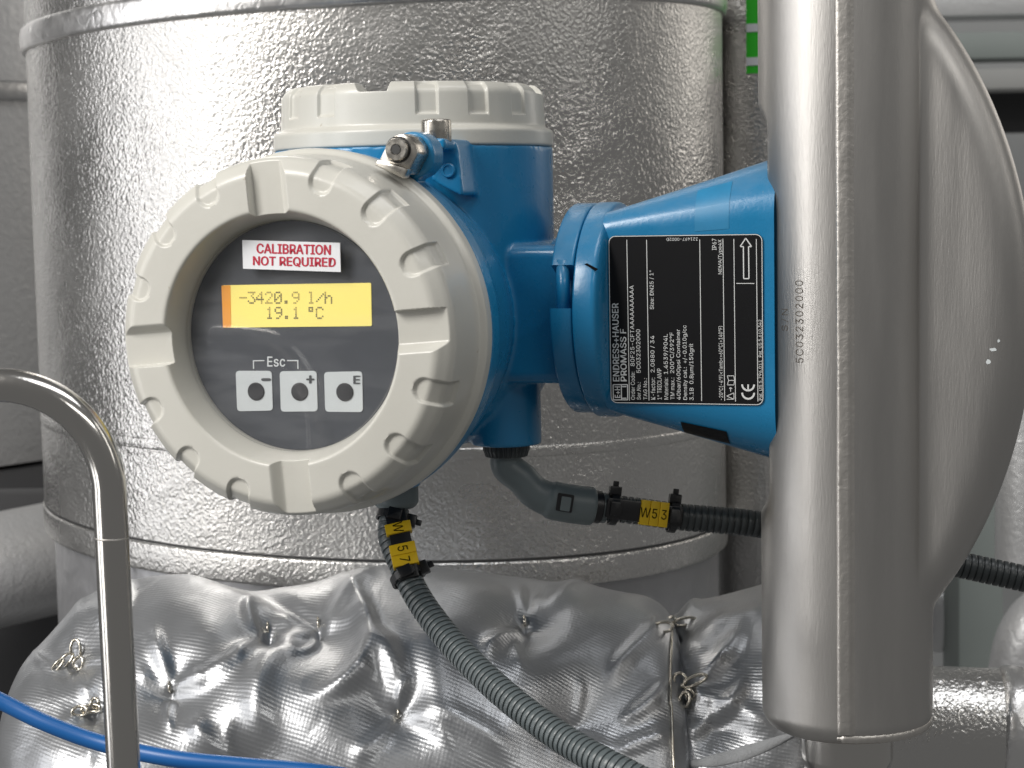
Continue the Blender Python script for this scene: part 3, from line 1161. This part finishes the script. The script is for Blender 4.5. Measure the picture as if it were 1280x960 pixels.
# flow arrow outline
ar = [(934, 297), (941, 307.5), (937.3, 307.5), (937.5, 347.5), (931, 347.5), (931, 307.5), (927, 307.5)]
for p, q in zip(ar, ar[1:] + ar[:1]):
    plate_line(*p, *q, .00050)
# warning triangle, arrow and book
for p, q in (((909, 499), (918, 499)), ((909, 499), (909, 499)), ((918, 499), (918, 491)), ((918, 499), (909, 495)), ((918, 491), (909, 495)), ((914, 489.5), (914, 484)), ((914, 484), (912.3, 486)), ((914, 484), (915.7, 486)),
             ((910, 481), (918, 481)), ((910, 469.5), (918, 469.5)), ((910, 481), (911.5, 475.3)), ((911.5, 475.3), (910, 469.5)), ((918, 481), (919, 475.3)), ((919, 475.3), (918, 469.5)), ((911.5, 475.3), (919, 475.3))):
    if p != q:
        plate_line(*p, *q, .00030)


def plate_arc(cx, cy, r, a0, a1, t=.00085):
    c = npx(cx, cy)
    A = np.radians(np.linspace(a0, a1, 20))
    V, F = [], []
    for k, a in enumerate(A):
        for rr in (r - t / 2, r + t / 2):
            V.append((c[0] + rr * math.cos(a), YT, c[1] + rr * math.sin(a)))
        if k:
            F.append([2 * k - 2, 2 * k - 1, 2 * k + 1, 2 * k])
    link('lettering', mesh_np('lettering', V, F, smooth=False), M['white_ink'], plate)


plate_arc(935.5, 491, .0028, 180, 360)
plate_arc(935.5, 480.5, .0028, 180, 360)
plate_line(935.5, 480.5, 935.5, 488, .0007)

# sensor ------------------------------------------------------------------------------
SXc = loc(1057.5, 400, 0)[0]
SR = .0402
zt, zbm = .215, loc(1057, 892, 0)[1] - .006
zz = np.unique(np.concatenate([np.linspace(zbm, zbm + .012, 14), np.linspace(zbm + .012, zt, 150)]))
thn = 288
th = np.linspace(0, 2 * math.pi, thn, endpoint=False)


def sensor_r(th, z):
    """polar outline of the sensor about its pipe axis at height z"""
    q = 1 - min(1, (z - zbm) / .010)
    R = SR - .010 * (1 - math.sqrt(max(0, 1 - q * q)))
    u = max(0.0, 1 - (z / .1500) ** 2)
    ext = .028 + .0575 * u ** .80
    w = .0165
    c = ext - w
    st, ct = np.abs(np.sin(th)), np.cos(th)
    tip = c * ct + np.sqrt(np.maximum(0, w * w - (c * np.sin(th)) ** 2))
    flatr = w / np.maximum(st, 1e-4)
    on_tip = (ct > 0) & (flatr * ct > c) & (w * w >= (c * np.sin(th)) ** 2)
    rs = np.where(on_tip, tip, np.where(ct > 0, flatr, 0))
    k = .0050
    h = np.clip(.5 + .5 * (rs - R) / k, 0, 1)
    r = R * (1 - h) + rs * h + k * h * (1 - h)
    # waist on the pedestal side
    wz = sstep(.085, .1010, abs(z))
    lim = .0330 + (.0425 - .0330) * wz
    rl = lim / np.maximum(-ct, 1e-4)
    cut = np.where(ct < -.05, np.minimum(r, rl), r)
    hh = np.clip(.5 + .5 * (r - rl) / .002, 0, 1)
    cut = np.where(ct < -.05, r * (1 - hh) + rl * hh - .002 * hh * (1 - hh), r)
    return cut


V = []
for z in zz:
    r = sensor_r(th, z)
    V.append(np.stack([SXc + r * np.cos(th), r * np.sin(th), np.full(thn, z)], 1))
V = np.array(V)
sensor = link('sensor_housing', grid('sensor_housing', V, cv=True, cap_u=True, fix=True), M['steel'], meter)


def on_sensor(th0, z, lift):
    r = sensor_r(np.array([th0]), z)[0] + lift
    return np.array([SXc + r * math.cos(th0), r * math.sin(th0), z])


# weld strip down the front
sa = loc(1044, 400, -SR)[0] - SXc
sb = loc(1069, 400, -SR)[0] - SXc
th_a, th_b = -math.acos(sa / SR), -math.acos(sb / SR)
Z = np.linspace(zbm + .007, zt, 420)
Ux = np.linspace(0, 1, 13)
rows = []
for i, z in enumerate(Z):
    row = []
    for u in Ux:
        prof_h = .0011 * min(1, u / .12) * (1 if u < .70 else max(.12, 1 - (u - .70) / .12)) if u < .97 else -.0004
        if u == 0:
            prof_h = -.0006
        wob = .00012 * noise.noise((z * 90, u * 2, 1.7)) + .00009 * noise.noise((z * 420, u * 4, 6.1)) * (1 if u < .7 else .2)
        row.append(on_sensor(th_a + (th_b - th_a) * u + .004 * noise.noise((z * 40, 5, 0)) * (u > .5), z, prof_h + wob))
    rows.append(row)
link('weld_seam', grid('weld_seam', np.array(rows), sharp=50), M['weld'], sensor)
# bead round the foot
rows = []
for k, a in enumerate(np.linspace(th_a, .2, 80)):
    z = zbm + .0045
    c = on_sensor(a, z, -.0003)
    out = np.array([math.cos(a), math.sin(a), 0])
    row = []
    for b in np.linspace(0, 2 * math.pi, 10, endpoint=False):
        rr = .0024 * (1 + .18 * noise.noise((k * .45, b, 3.0))) * (1 if k > 2 else .5)
        row.append(c + out * rr * .7 * math.cos(b) + np.array([0, 0, rr * math.sin(b)]))
    rows.append(row)
link('weld_bead', grid('weld_bead', np.array(rows), cv=True, cap_u=True, fix=True), M['weld'], sensor)
# process fitting below
RN = .0222
prof = round_poly([(.012, zbm - .075), (RN + .0005, zbm - .075), (RN + .0005, zbm - .030), (RN - .0020, zbm - .0185), (RN - .0005, zbm - .0155), (RN - .0005, zbm + .004), (.012, zbm + .004)],
                  {2: .003, 3: .002, 4: .002}, 4)
lathe('process_fitting', prof, M['tube'], meter, n=72, c=(SXc, 0, 0))


# engraved serial number
def sensor_text(s, x0, x1, y0, y1, weight=0.0, spacing=1.1):
    zA, zB = loc(1000, y1, -SR * .8)[1], loc(1000, y0, -SR * .8)[1]

    def ang(px):
        lo_, hi_ = -math.pi * .98, -math.pi * .4
        for _ in range(40):
            mid = (lo_ + hi_) / 2
            x = Q(to_world(on_sensor(mid, 0.0, 0)[None])[0])[0]
            if x < px:
                lo_ = mid
            else:
                hi_ = mid
        return lo_
    aL, aR = ang(x0), ang(x1)

    def fn(uv):
        h = uv[:, 1].max()
        return np.array([on_sensor(aR + (aL - aR) * v / h, zA + u, .00015) for u, v in uv])
    return text('serial_marking', s, fn, M['engrave'], sensor, zB - zA, .003, weight, spacing)


sensor_text('5C032302000', 994.5, 1004, 350, 452.5, -.004)
sensor_text('S/N', 977, 985.5, 386, 413.5, -.010, 1.25)
for (px, py, r, sq) in ((1241, 437, .0011, .8), (1235, 452, .0008, 1.3), (1249, 426, .0005, 1.6)):
    # small pale patches painted on the bulge as glints
    xx, z_ = loc(px, py, -.0165)
    a = math.atan2(-.0165, xx - SXc)
    ring, F = [], []
    for k in range(10):
        b = 2 * math.pi * k / 10
        rr = r * (.7 + .5 * random.random())
        ring.append(on_sensor(a + rr * math.cos(b) * 6, z_ + rr * sq * math.sin(b), .0002))
    link('glint_patch', mesh_np('glint_patch', ring, [list(range(10))], smooth=False), M['key'], sensor)

# cable glands --------------------------------------------------------------------------
gx, gz = .0100, -.0815
gl1 = lathe('cable_gland', round_poly([(.004, gz + .004), (.0108, gz + .004), (.0108, gz - .0075), (.0090, gz - .0105), (.004, gz - .0105)], {1: .001, 2: .001, 3: .002}, 3),
            M['elbow'], meter, n=40, c=(gx, -.055, 0))
# serrated nut of the elbow
ex_, ey_ = .052, -.012
A = np.linspace(0, 2 * math.pi, 120, endpoint=False)
rr = .0112 + .0004 * np.sign(np.sin(A * 30))
V = np.array([[(ex_ + r * k * math.cos(a), ey_ + r * k * math.sin(a), z) for a, r in zip(A, rr)] for k, z in ((.9, -.0650), (1, -.0655), (1, -.0685), (.96, -.0692), (.90, -.0715), (.8, -.0718))])
link('gland_nut', grid('gland_nut', V, cv=True, cap_u=True, sharp=25, fix=True), M['conduit_dark'], meter)

# ================================================================== conduits


def corrugated(name, path_pts, r, pitch, mat_, parent, n=26, depth=.13):
    base = spline(path_pts, 400)
    L_ = np.linalg.norm(np.diff(base, axis=0), axis=1).sum()
    nr = int(L_ / pitch)
    s = np.concatenate([[0], np.cumsum(np.linalg.norm(np.diff(base, axis=0), axis=1))])
    prof_ = [(0.0, 1 - depth), (.20, 1 - depth), (.27, .985), (.36, 1.0), (.84, 1.0), (.93, .985)]
    q, rad = [], []
    for k in range(nr):
        for f, m_ in prof_:
            q.append((k + f) * pitch)
            rad.append(r * m_)
    q = np.array(q)
    path = np.stack([np.interp(q, s, base[:, i]) for i in range(3)], 1)
    # smooth frame from base path
    return tube(name, path, np.array(rad), mat_, parent, n=n, sharp=30), path


g1 = to_world(np.array([[gx, -.055, gz - .010]]))[0]
c1 = empty('drooping_conduit', g1)
tag(c1, 'grey corrugated conduit drooping from under the display lid across the quilted cover', 'conduit')
Pc = [g1, P(489, 668, g1[1] - .006), P(503, 706, g1[1] - .014), P(527, 754, g1[1] - .026), P(569, 808, g1[1] - .050), P(626, 864, g1[1] - .080), P(700, 921, g1[1] - .110), P(772, 962, g1[1] - .135), P(860, 1005, g1[1] - .15)]
Pc[0] = g1
o, path1 = corrugated('corrugated_tube', [p - g1 for p in Pc], .00655, .00305, M['conduit'], c1)
path1 = path1 + g1

g2 = to_world(np.array([[ex_, ey_, -.0705]]))[0]
c2 = empty('elbow_conduit', g2)
tag(c2, 'grey corrugated conduit with smooth elbow running level behind the steel sensor', 'conduit')
Ye = g2[1]
ep_ = [g2 + np.array([0, 0, .002]), g2 + np.array([0, 0, -.006]), P(652, 598, Ye), P(668, 615, Ye), P(690, 625, Ye), P(716, 630, Ye), P(741, 633, Ye + .002)]
pth = spline(ep_, 60)
L60 = np.linspace(0, 1, 60)
rad = np.interp(L60, [0, .05, .5, .60, .63, .985, 1], [.0080, .0078, .0082, .0086, .0096, .0096, .0090])
tube('elbow', pth - g2, rad, M['elbow'], c2, n=36, sharp=40)
# latch window on the elbow sleeve
i_ = 45
T_, N_, B_ = frames(pth)


def cam_frame(c, T):
    """frame on a tube at c: along T, out towards the viewer, and across"""
    n = EYE - c
    n = n / np.linalg.norm(n)
    T = T / np.linalg.norm(T)
    n = n - T * (n @ T)
    n /= np.linalg.norm(n)
    return T, n, np.cross(T, n) * -1


c_ = pth[44]
T, n_v, b_v = cam_frame(c_, T_[44])
if b_v[2] < 0:
    b_v = -b_v
prism('latch_recess', rrect(-.0040, -.0044, .0040, .0044, .0006), -.0008, .0008, M['black'], c2, frame=(c_ + n_v * .0092 - g2, T, n_v, b_v))
prism('latch', rrect(-.0020, -.0040, .0028, .0030, .0006), -.0008, .0012, M['elbow'], c2, frame=(c_ + n_v * .0095 - g2, T, n_v, b_v))
e_ = pth[-1]
tube('sleeve_ring', [e_ - T_[-1] * .003 - g2, e_ + T_[-1] * .0035 - g2, e_ + T_[-1] * .0040 - g2], [.0082, .0082, .0072], M['black'], c2, n=30, sharp=30)
tube('sleeve_ring', [e_ + T_[-1] * .004 - g2, e_ + T_[-1] * .0065 - g2], [.0076, .0076], M['conduit'], c2, n=30, sharp=30)
Pd = [e_, P(790, 638, Ye + .004), P(850, 646, Ye + .006), P(945, 655, Ye + .010), P(1060, 676, Ye + .018), P(1205, 707, Ye + .018), P(1300, 728, Ye + .014), P(1400, 752, Ye + .01)]
o, path2 = corrugated('corrugated_tube', [p - g2 for p in Pd], .0068, .00335, M['conduit_dark'], c2)
path2 = path2 + g2


def nearest_on(path, px):
    q = [Q(p) for p in path]
    i = int(np.argmin([(a[0] - px[0]) ** 2 + (a[1] - px[1]) ** 2 for a in q]))
    j0, j1 = max(0, i - 8), min(len(path) - 1, i + 8)
    t = path[j1] - path[j0]
    return path[i], t / np.linalg.norm(t)


def cable_marker(label, path, pa, pb, tags, ties, text_along):
    """black carrier between pixels pa and pb on a conduit, yellow tags at [(px, py, len, chars)], ties at pixels"""
    a, _ = nearest_on(path, pa)
    b, _ = nearest_on(path, pb)
    t = (b - a) / np.linalg.norm(b - a)
    mid = (a + b) / 2
    T, n, bb = cam_frame(mid, t)
    root = empty('cable_marker', a)
    tag(root, label, 'cable marker', 'markers tied to the conduits')
    L_ = np.linalg.norm(b - a)
    R0 = .0068
    prism('carrier', rrect(-.001, -.0050, L_ + .001, .0050, .0012), R0 - .0030, R0 + .0012, M['black'], root, frame=(np.zeros(3), T, n, bb), bevel=.0004)
    for (px, ln, chars, rot) in tags:
        c, _ = nearest_on(path, px)
        s = (c - a) @ T
        x = s - ln * len(chars) / 2
        for ch in chars:
            tg = prism('yellow_tag', rrect(x + .00006, -.0062, x + ln - .00006, .0062, .0005), R0 - .0026, R0 + .0024, M['yellow'], root, frame=(np.zeros(3), T, n, bb), bevel=.0003)
            V, F = text2d(ch, 0)
            lo, hi = V.min(0), V.max(0)
            hgt = .0048 if not rot else ln * .62
            k = hgt / (hi[1] - lo[1])
            V2 = (V - (lo + hi) / 2) * k
            V2[:, 0] *= .82
            u, v = V2[:, 0], V2[:, 1]
            if rot:       # letters standing across the conduit
                u, v = V2[:, 0], V2[:, 1]
            org = T * (x + ln / 2) + n * (R0 + .00255)
            pts = org + u[:, None] * T + v[:, None] * bb
            link('lettering', mesh_np('lettering', pts, F, smooth=False), M['ink_black'], tg)
            x += ln
    for px, side in ties:
        c, tt = nearest_on(path, px)
        T2, n2, b2 = cam_frame(c, tt)
        A = np.linspace(0, 2 * math.pi, 28, endpoint=False)
        ringp = [c - a + (n2 * math.cos(q) + b2 * math.sin(q)) * (R0 + .0010) + n2 * .0012 * max(0, math.cos(q)) for q in A]
        V = np.array([[p + T2 * dx + (p - (c - a)) / np.linalg.norm(p - (c - a)) * dr for dx, dr in ((-.0018, -.0004), (.0018, -.0004), (.0018, .0006), (-.0018, .0006))] for p in ringp])
        tie = link('cable_tie', grid('cable_tie', V, cu=True, cv=True, smooth=False, fix=True), M['black'], root)
        oh = c - a + b2 * side * (R0 + .0016) + n2 * .0026
        prism('tie_head', rrect(-.0030, -.0024, .0030, .0026, .0006), -.0022, .0022, M['black'], tie, frame=(oh, T2, n2, b2 * side), bevel=.0005)
        prism('tie_tail', rrect(-.0014, 0, .0014, .0030, .0004), -.0006, .0010, M['black'], tie, frame=(oh + b2 * side * .0022, T2, n2, b2 * side), bevel=.0002)
        prism('tie_lock', rrect(-.0028, -.0034, .0028, .0034, .0006), R0 - .001, R0 + .0032, M['black'], tie, frame=(c - a, T2, n2, b2), bevel=.0006)
    return root


cable_marker('yellow W 5 3 tags on a black carrier beside the smooth elbow', path2, (758, 634), (846, 645), [((813, 640), .0047, 'W53', False)], [((766, 634), 1), ((840, 644), 1)], True)
cable_marker('yellow W and 5 7 tags on a black carrier under the display lid', path1, (492, 640), (521, 722), [((499, 668), .0054, 'W', False), ((513, 697), .0056, '57', False)], [((493, 646), 1), ((520, 716), 1)], False)

# ================================================================== quilted covers


def quilt(name, x_px0, x_px1, axis_px, Yc, rfun, seed, tufts, folds, nx=420, na=230, end_round=(.08, .0)):
    """a stuffed cylinder of cloth lying along x. rfun(px) -> radius; returns object and BVH"""
    px = np.linspace(x_px0, x_px1, nx)
    an = np.radians(np.linspace(-125, 235, na, endpoint=False))      # 0 = toward viewer, 90 = up
    V = np.zeros((nx, na, 3))
    UVs = np.zeros((nx, na, 2))
    cpt = np.array([P(x, axis_px(x), Yc) for x in px])
    r0 = np.array([rfun(x) for x in px])
    for j, a in enumerate(an):
        V[:, j, 0] = cpt[:, 0]
        V[:, j, 1] = cpt[:, 1] - r0 * 1.15 * math.cos(a)
        V[:, j, 2] = cpt[:, 2] + r0 * math.sin(a)
        UVs[:, j, 0] = cpt[:, 0]
        UVs[:, j, 1] = a * .09
    flatV = V.reshape(-1, 3)
    w = flatV - EYE
    zc = w @ Fv
    qx = 640 + FPX * (w @ CR) / zc
    qy = 480 - FPX * (w @ CU) / zc
    fr = np.repeat((np.cos(an) > -.25).astype(float)[None], nx, 0).ravel()
    Nrm = np.zeros_like(V)
    for j, a in enumerate(an):
        Nrm[:, j, 1] = -math.cos(a)
        Nrm[:, j, 2] = math.sin(a)
    Nrm = Nrm.reshape(-1, 3)
    disp = np.zeros(len(flatV))
    for i, p in enumerate(flatV):            # uneven stuffing
        v = Vector(p)
        disp[i] = .0075 * noise.noise(v * 13 + Vector((seed, 0, 0))) + .0016 * noise.noise(v * 38 + Vector((0, seed, 2)))
    # the cloth is drawn in at each tuft and swells between them
    swell = np.ones(len(flatV))
    folds = list(folds)
    rr_ = random.Random(int(seed * 10))
    for (tx, ty, amp, sig, nw, ph) in tufts:
        d = np.hypot(qx - tx, (qy - ty) * 1.15) + 1e-6
        swell *= 1 - .75 * np.exp(-(d / (sig * 2.1)) ** 1.6)
        disp -= fr * amp * .55 * np.exp(-d / (sig * .38))
        for k in range(4):
            a = ph + k * math.pi / 2 + rr_.uniform(-.6, .6)
            l_ = sig * rr_.uniform(1.6, 3.4)
            folds.append((tx + 3 * math.cos(a), ty + 3 * math.sin(a), tx + l_ * math.cos(a), ty + l_ * math.sin(a),
                          amp * rr_.uniform(.12, .26), rr_.uniform(5, 9), rr_.uniform(-9, 9)))
    disp += fr * .0200 * (swell - .6)
    for (x0, y0, x1, y1, amp, wid, bow) in folds:
        ax, ay, bx, by = x0, y0, x1, y1
        L_ = math.hypot(bx - ax, by - ay)
        ux, uy = (bx - ax) / L_, (by - ay) / L_
        s = ((qx - ax) * ux + (qy - ay) * uy) / L_
        dd = -(qx - ax) * uy + (qy - ay) * ux - bow * 4 * s * (1 - s)
        env = sstep(-.12, .2, s) * (1 - sstep(.75, 1.12, s))
        disp += fr * amp * np.exp(-(dd / wid) ** 2) * env
    flatV = flatV + Nrm * disp[:, None]
    V = flatV.reshape(nx, na, 3)
    me = grid(name, V, cv=True, cap_u=True, uv=UVs, fix=False)
    bm = bmesh.new()
    bm.from_mesh(me)
    bvh = BVHTree.FromBMesh(bm)
    bm.free()
    return me, bvh


def cast(bvh, px, py, lift=0.0):
    d = Vector(ray(px, py)).normalized()
    h = bvh.ray_cast(Vector(EYE), d)
    if h[0] is None:
        return None
    return np.array(h[0] - d * lift)


def r_left(x):
    e = min(1, max(0, (x - 16) / 150))
    a = math.sqrt(max(0.0, 1 - (1 - e) ** 2))
    f = min(1, max(0, (846 - x) / 45))
    b = .80 + .20 * math.sqrt(max(0, 1 - (1 - f) ** 2))
    sh = 1 - .16 * float(sstep(640, 850, np.array(float(x))))
    return .0965 * max(.02, a) * b * sh


def r_right(x):
    e = min(1, max(0, (x - 836) / 40))
    a = .80 + .20 * math.sqrt(max(0, 1 - (1 - e) ** 2))
    f = min(1, max(0, (1020 - x) / 60))
    return .0770 * a * (.7 + .3 * math.sqrt(max(0, 1 - (1 - f) ** 2)))


tl = [(212, 860, .013, 26, 7, .4), (335, 786, .011, 22, 6, 1.1), (398, 780, .013, 24, 7, 2.0), (498, 892, .011, 24, 7, .9), (656, 778, .010, 22, 6, 2.6),
      (92, 818, .009, 26, 6, 0.2), (112, 888, .009, 24, 6, 1.5), (716, 905, .006, 30, 6, .3), (300, 975, .008, 30, 6, 2)]
fl = [(395, 775, 250, 740, -.004, 9, 14), (440, 745, 400, 880, .007, 16, -40), (215, 860, 330, 800, .004, 12, 8), (215, 860, 190, 790, .004, 10, 0),
      (500, 890, 470, 800, .006, 16, 8), (500, 890, 640, 940, .004, 14, -12), (655, 780, 600, 830, .003, 12, 4), (655, 778, 760, 735, .003, 12, -6),
      (360, 800, 330, 930, .005, 20, 20), (120, 780, 160, 740, .004, 12, 6), (560, 780, 545, 900, .005, 30, 10), (240, 900, 300, 960, .004, 12, 6),
      (830, 800, 760, 850, .003, 10, 4), (835, 860, 780, 900, .003, 9, -4), (836, 920, 770, 940, .003, 10, 2)]
YQ = 1.035
me, bvhL = quilt('cloth', 14, 848, lambda x: 955 + 8 * math.sin(x / 120), YQ, r_left, 3.1, tl, fl)
qL = empty('quilted_cover', P(430, 955, YQ))
tag(qL, 'large silver quilted insulation cover sagging below the big vessel, pinched by tufts', 'insulation cover', 'silver insulation covers')
oL = link('cloth', me, M['blanket'], qL)
oL.matrix_parent_inverse = Matrix.Translation(-Vector(qL.location))
tr_ = [(855, 857, .007, 20, 6, .5), (843, 785, .007, 18, 6, 1.2), (890, 905, .004, 22, 5, .4)]
fr_ = [(850, 860, 930, 800, .004, 12, 6), (850, 862, 960, 915, .004, 12, -6), (852, 920, 930, 860, .004, 10, 6), (880, 790, 960, 780, .003, 12, 0)]
me, bvhR = quilt('cloth', 838, 1022, lambda x: 930 - 14 * float(sstep(900, 1000, np.array(float(x)))), YQ + .005, r_right, 8.4, tr_, fr_, 150, 200)
qR = empty('quilted_cover', P(930, 940, YQ))
tag(qR, 'small silver quilted insulation cover tucked behind the steel sensor, with a white hem', 'insulation cover', 'silver insulation covers')
oR = link('cloth', me, M['blanket'], qR)
oR.matrix_parent_inverse = Matrix.Translation(-Vector(qR.location))


def wpart(name, pts, r, mat_, parent, n=8, closed=False):
    o = tube(name, np.array(pts) - np.array(parent.location), r, mat_, parent, n=n, closed=closed)
    return o


# tuft pins
for t in tl[:5]:
    p = cast(bvhL, t[0], t[1], .0005)
    if p is not None:
        wpart('tuft_pin', [p + np.array([-.0004, .002, .0030]), p + np.array([0, -.0012, .0010]), p + np.array([0, -.0012, -.0012]), p + np.array([.0004, .002, -.0030])], .0007, M['wire'], qL)
# lacing wire down the joint
pts = []
for y in np.linspace(772, 968, 40):
    x = 841 - 3 * math.sin((y - 772) / 60) + (1.5 if y > 880 else 0)
    c = [q for q in (cast(bvhL, x, y, .0012), cast(bvhR, x, y, .0012)) if q is not None]
    if c:
        pts.append(min(c, key=lambda q: q[1]))
pts = np.array(pts)
ker = np.ones(7) / 7
ys = np.convolve(np.pad(pts[:, 1], 3, 'edge'), ker, 'valid')
pts[:, 1] = np.minimum(pts[:, 1], ys)
wpart('lacing_wire', spline(pts, 80), .0007, M['wire'], qL)


def loop(px, py, w, h, rot, bvhs, parent, name='lacing_hook'):
    c = [q for q in (cast(b, px, py, .0030) for b in bvhs) if q is not None]
    if not c:
        return
    c = min(c, key=lambda q: q[1])
    A = np.linspace(0, 2 * math.pi, 30, endpoint=False)
    cr, sr = math.cos(rot), math.sin(rot)
    out = []
    for a in A:
        u, v = w * math.copysign(abs(math.cos(a)) ** .8, math.cos(a)), h * math.sin(a)
        out.append(c + CR * (u * cr - v * sr) + CU * (u * sr + v * cr) - Fv * (.0008 * math.cos(a * 2)))
    wpart(name, out, .00085, M['wire'], parent, closed=True)


B2 = [bvhL, bvhR]
for (px, py, w, h, rot) in ((95, 812, .0026, .0050, .1), (98, 829, .0024, .0032, -.2), (80, 828, .0022, .0062, -.75), (72, 832, .0014, .0040, -.7)):
    loop(px, py, w, h, rot, B2, qL)
for (px, py, w, h, rot) in ((100, 889, .0038, .0024, .1), (114, 886, .0048, .0018, .15), (119, 879, .0020, .0024, .2)):
    loop(px, py, w, h, rot, B2, qL)
for (px, py, w, h, rot) in ((850, 850, .0032, .0034, .2), (868, 851, .0066, .0022, .42), (855, 875, .0026, .0040, -.3), (862, 868, .0020, .0030, .6)):
    loop(px, py, w, h, rot, B2, qR)
for (px, py, w, h, rot) in ((829, 784, .0050, .0026, .1), (857, 777, .0060, .0020, .15), (840, 776, .0018, .0022, .0)):
    loop(px, py, w, h, rot, B2, qL)
# hem of the small cover: a pale folded edge lying on the cloth
rows = []
for k, s_ in enumerate(np.linspace(0, 1, 40)):
    x, y = 848 + 146 * s_, 957 - 40 * s_ + 7 * math.sin(math.pi * s_)
    hw_ = .6 + 8.5 * math.sin(math.pi * min(1, s_ * .85 + .05)) + 1.0 * noise.noise((s_ * 8, 1, 4))
    row = []
    for f, lf in ((-1, .0002), (-.8, .0010), (0, .0012), (.8, .0010), (1, .0002)):
        p = cast(bvhR, x, y + f * hw_, lf)
        if p is None:
            p = P(x, y + f * hw_, .93)
        row.append(p)
    rows.append(row)
V = np.array(rows) - np.array(qR.location)
link('hem', grid('hem', V), M['hem'], qR)

# ================================================================== tube and hose in front
YTu = .745
c0 = P(-2, 620, YTu)
rb = np.linalg.norm(P(137, 620, YTu) - c0)
arc = [P(-90, 481, YTu), P(-45, 480, YTu)]
for a in np.linspace(90, 0, 30):
    arc.append(P(-2 + 139 * math.cos(math.radians(a)), 620 - 139 * math.sin(math.radians(a)), YTu))
for y in np.linspace(640, 1000, 14):
    arc.append(P(137 + 17 * (y - 620) / 330, y, YTu))
pth = spline(arc, 160)
st_ = empty('steel_tube', pth[-1])
tag(st_, 'shiny bent stainless tube rising in front of the quilted cover and blue hose', 'tube')
tube('bent_tube', pth - pth[-1], .00665, M['tube'], st_, n=48)
wz = [P(139.5, 672 + k, YTu) - pth[-1] for k in (-1.2, -.6, .6, 1.2)]
tube('weld_ring', wz, [.00665, .00675, .00675, .00665], M['weld'], st_, n=48)

hs = spline([P(-60, 848, .87), P(0, 876, .87), P(60, 905, .865), P(130, 930, .86), P(215, 948, .85), P(300, 957, .845), P(400, 966, .84), P(520, 985, .83)], 120)
ho = tube('blue_hose', hs, .0039, M['hose'], n=28)
tag(ho, 'thin bright blue hose slung behind the bent steel tube', 'hose')
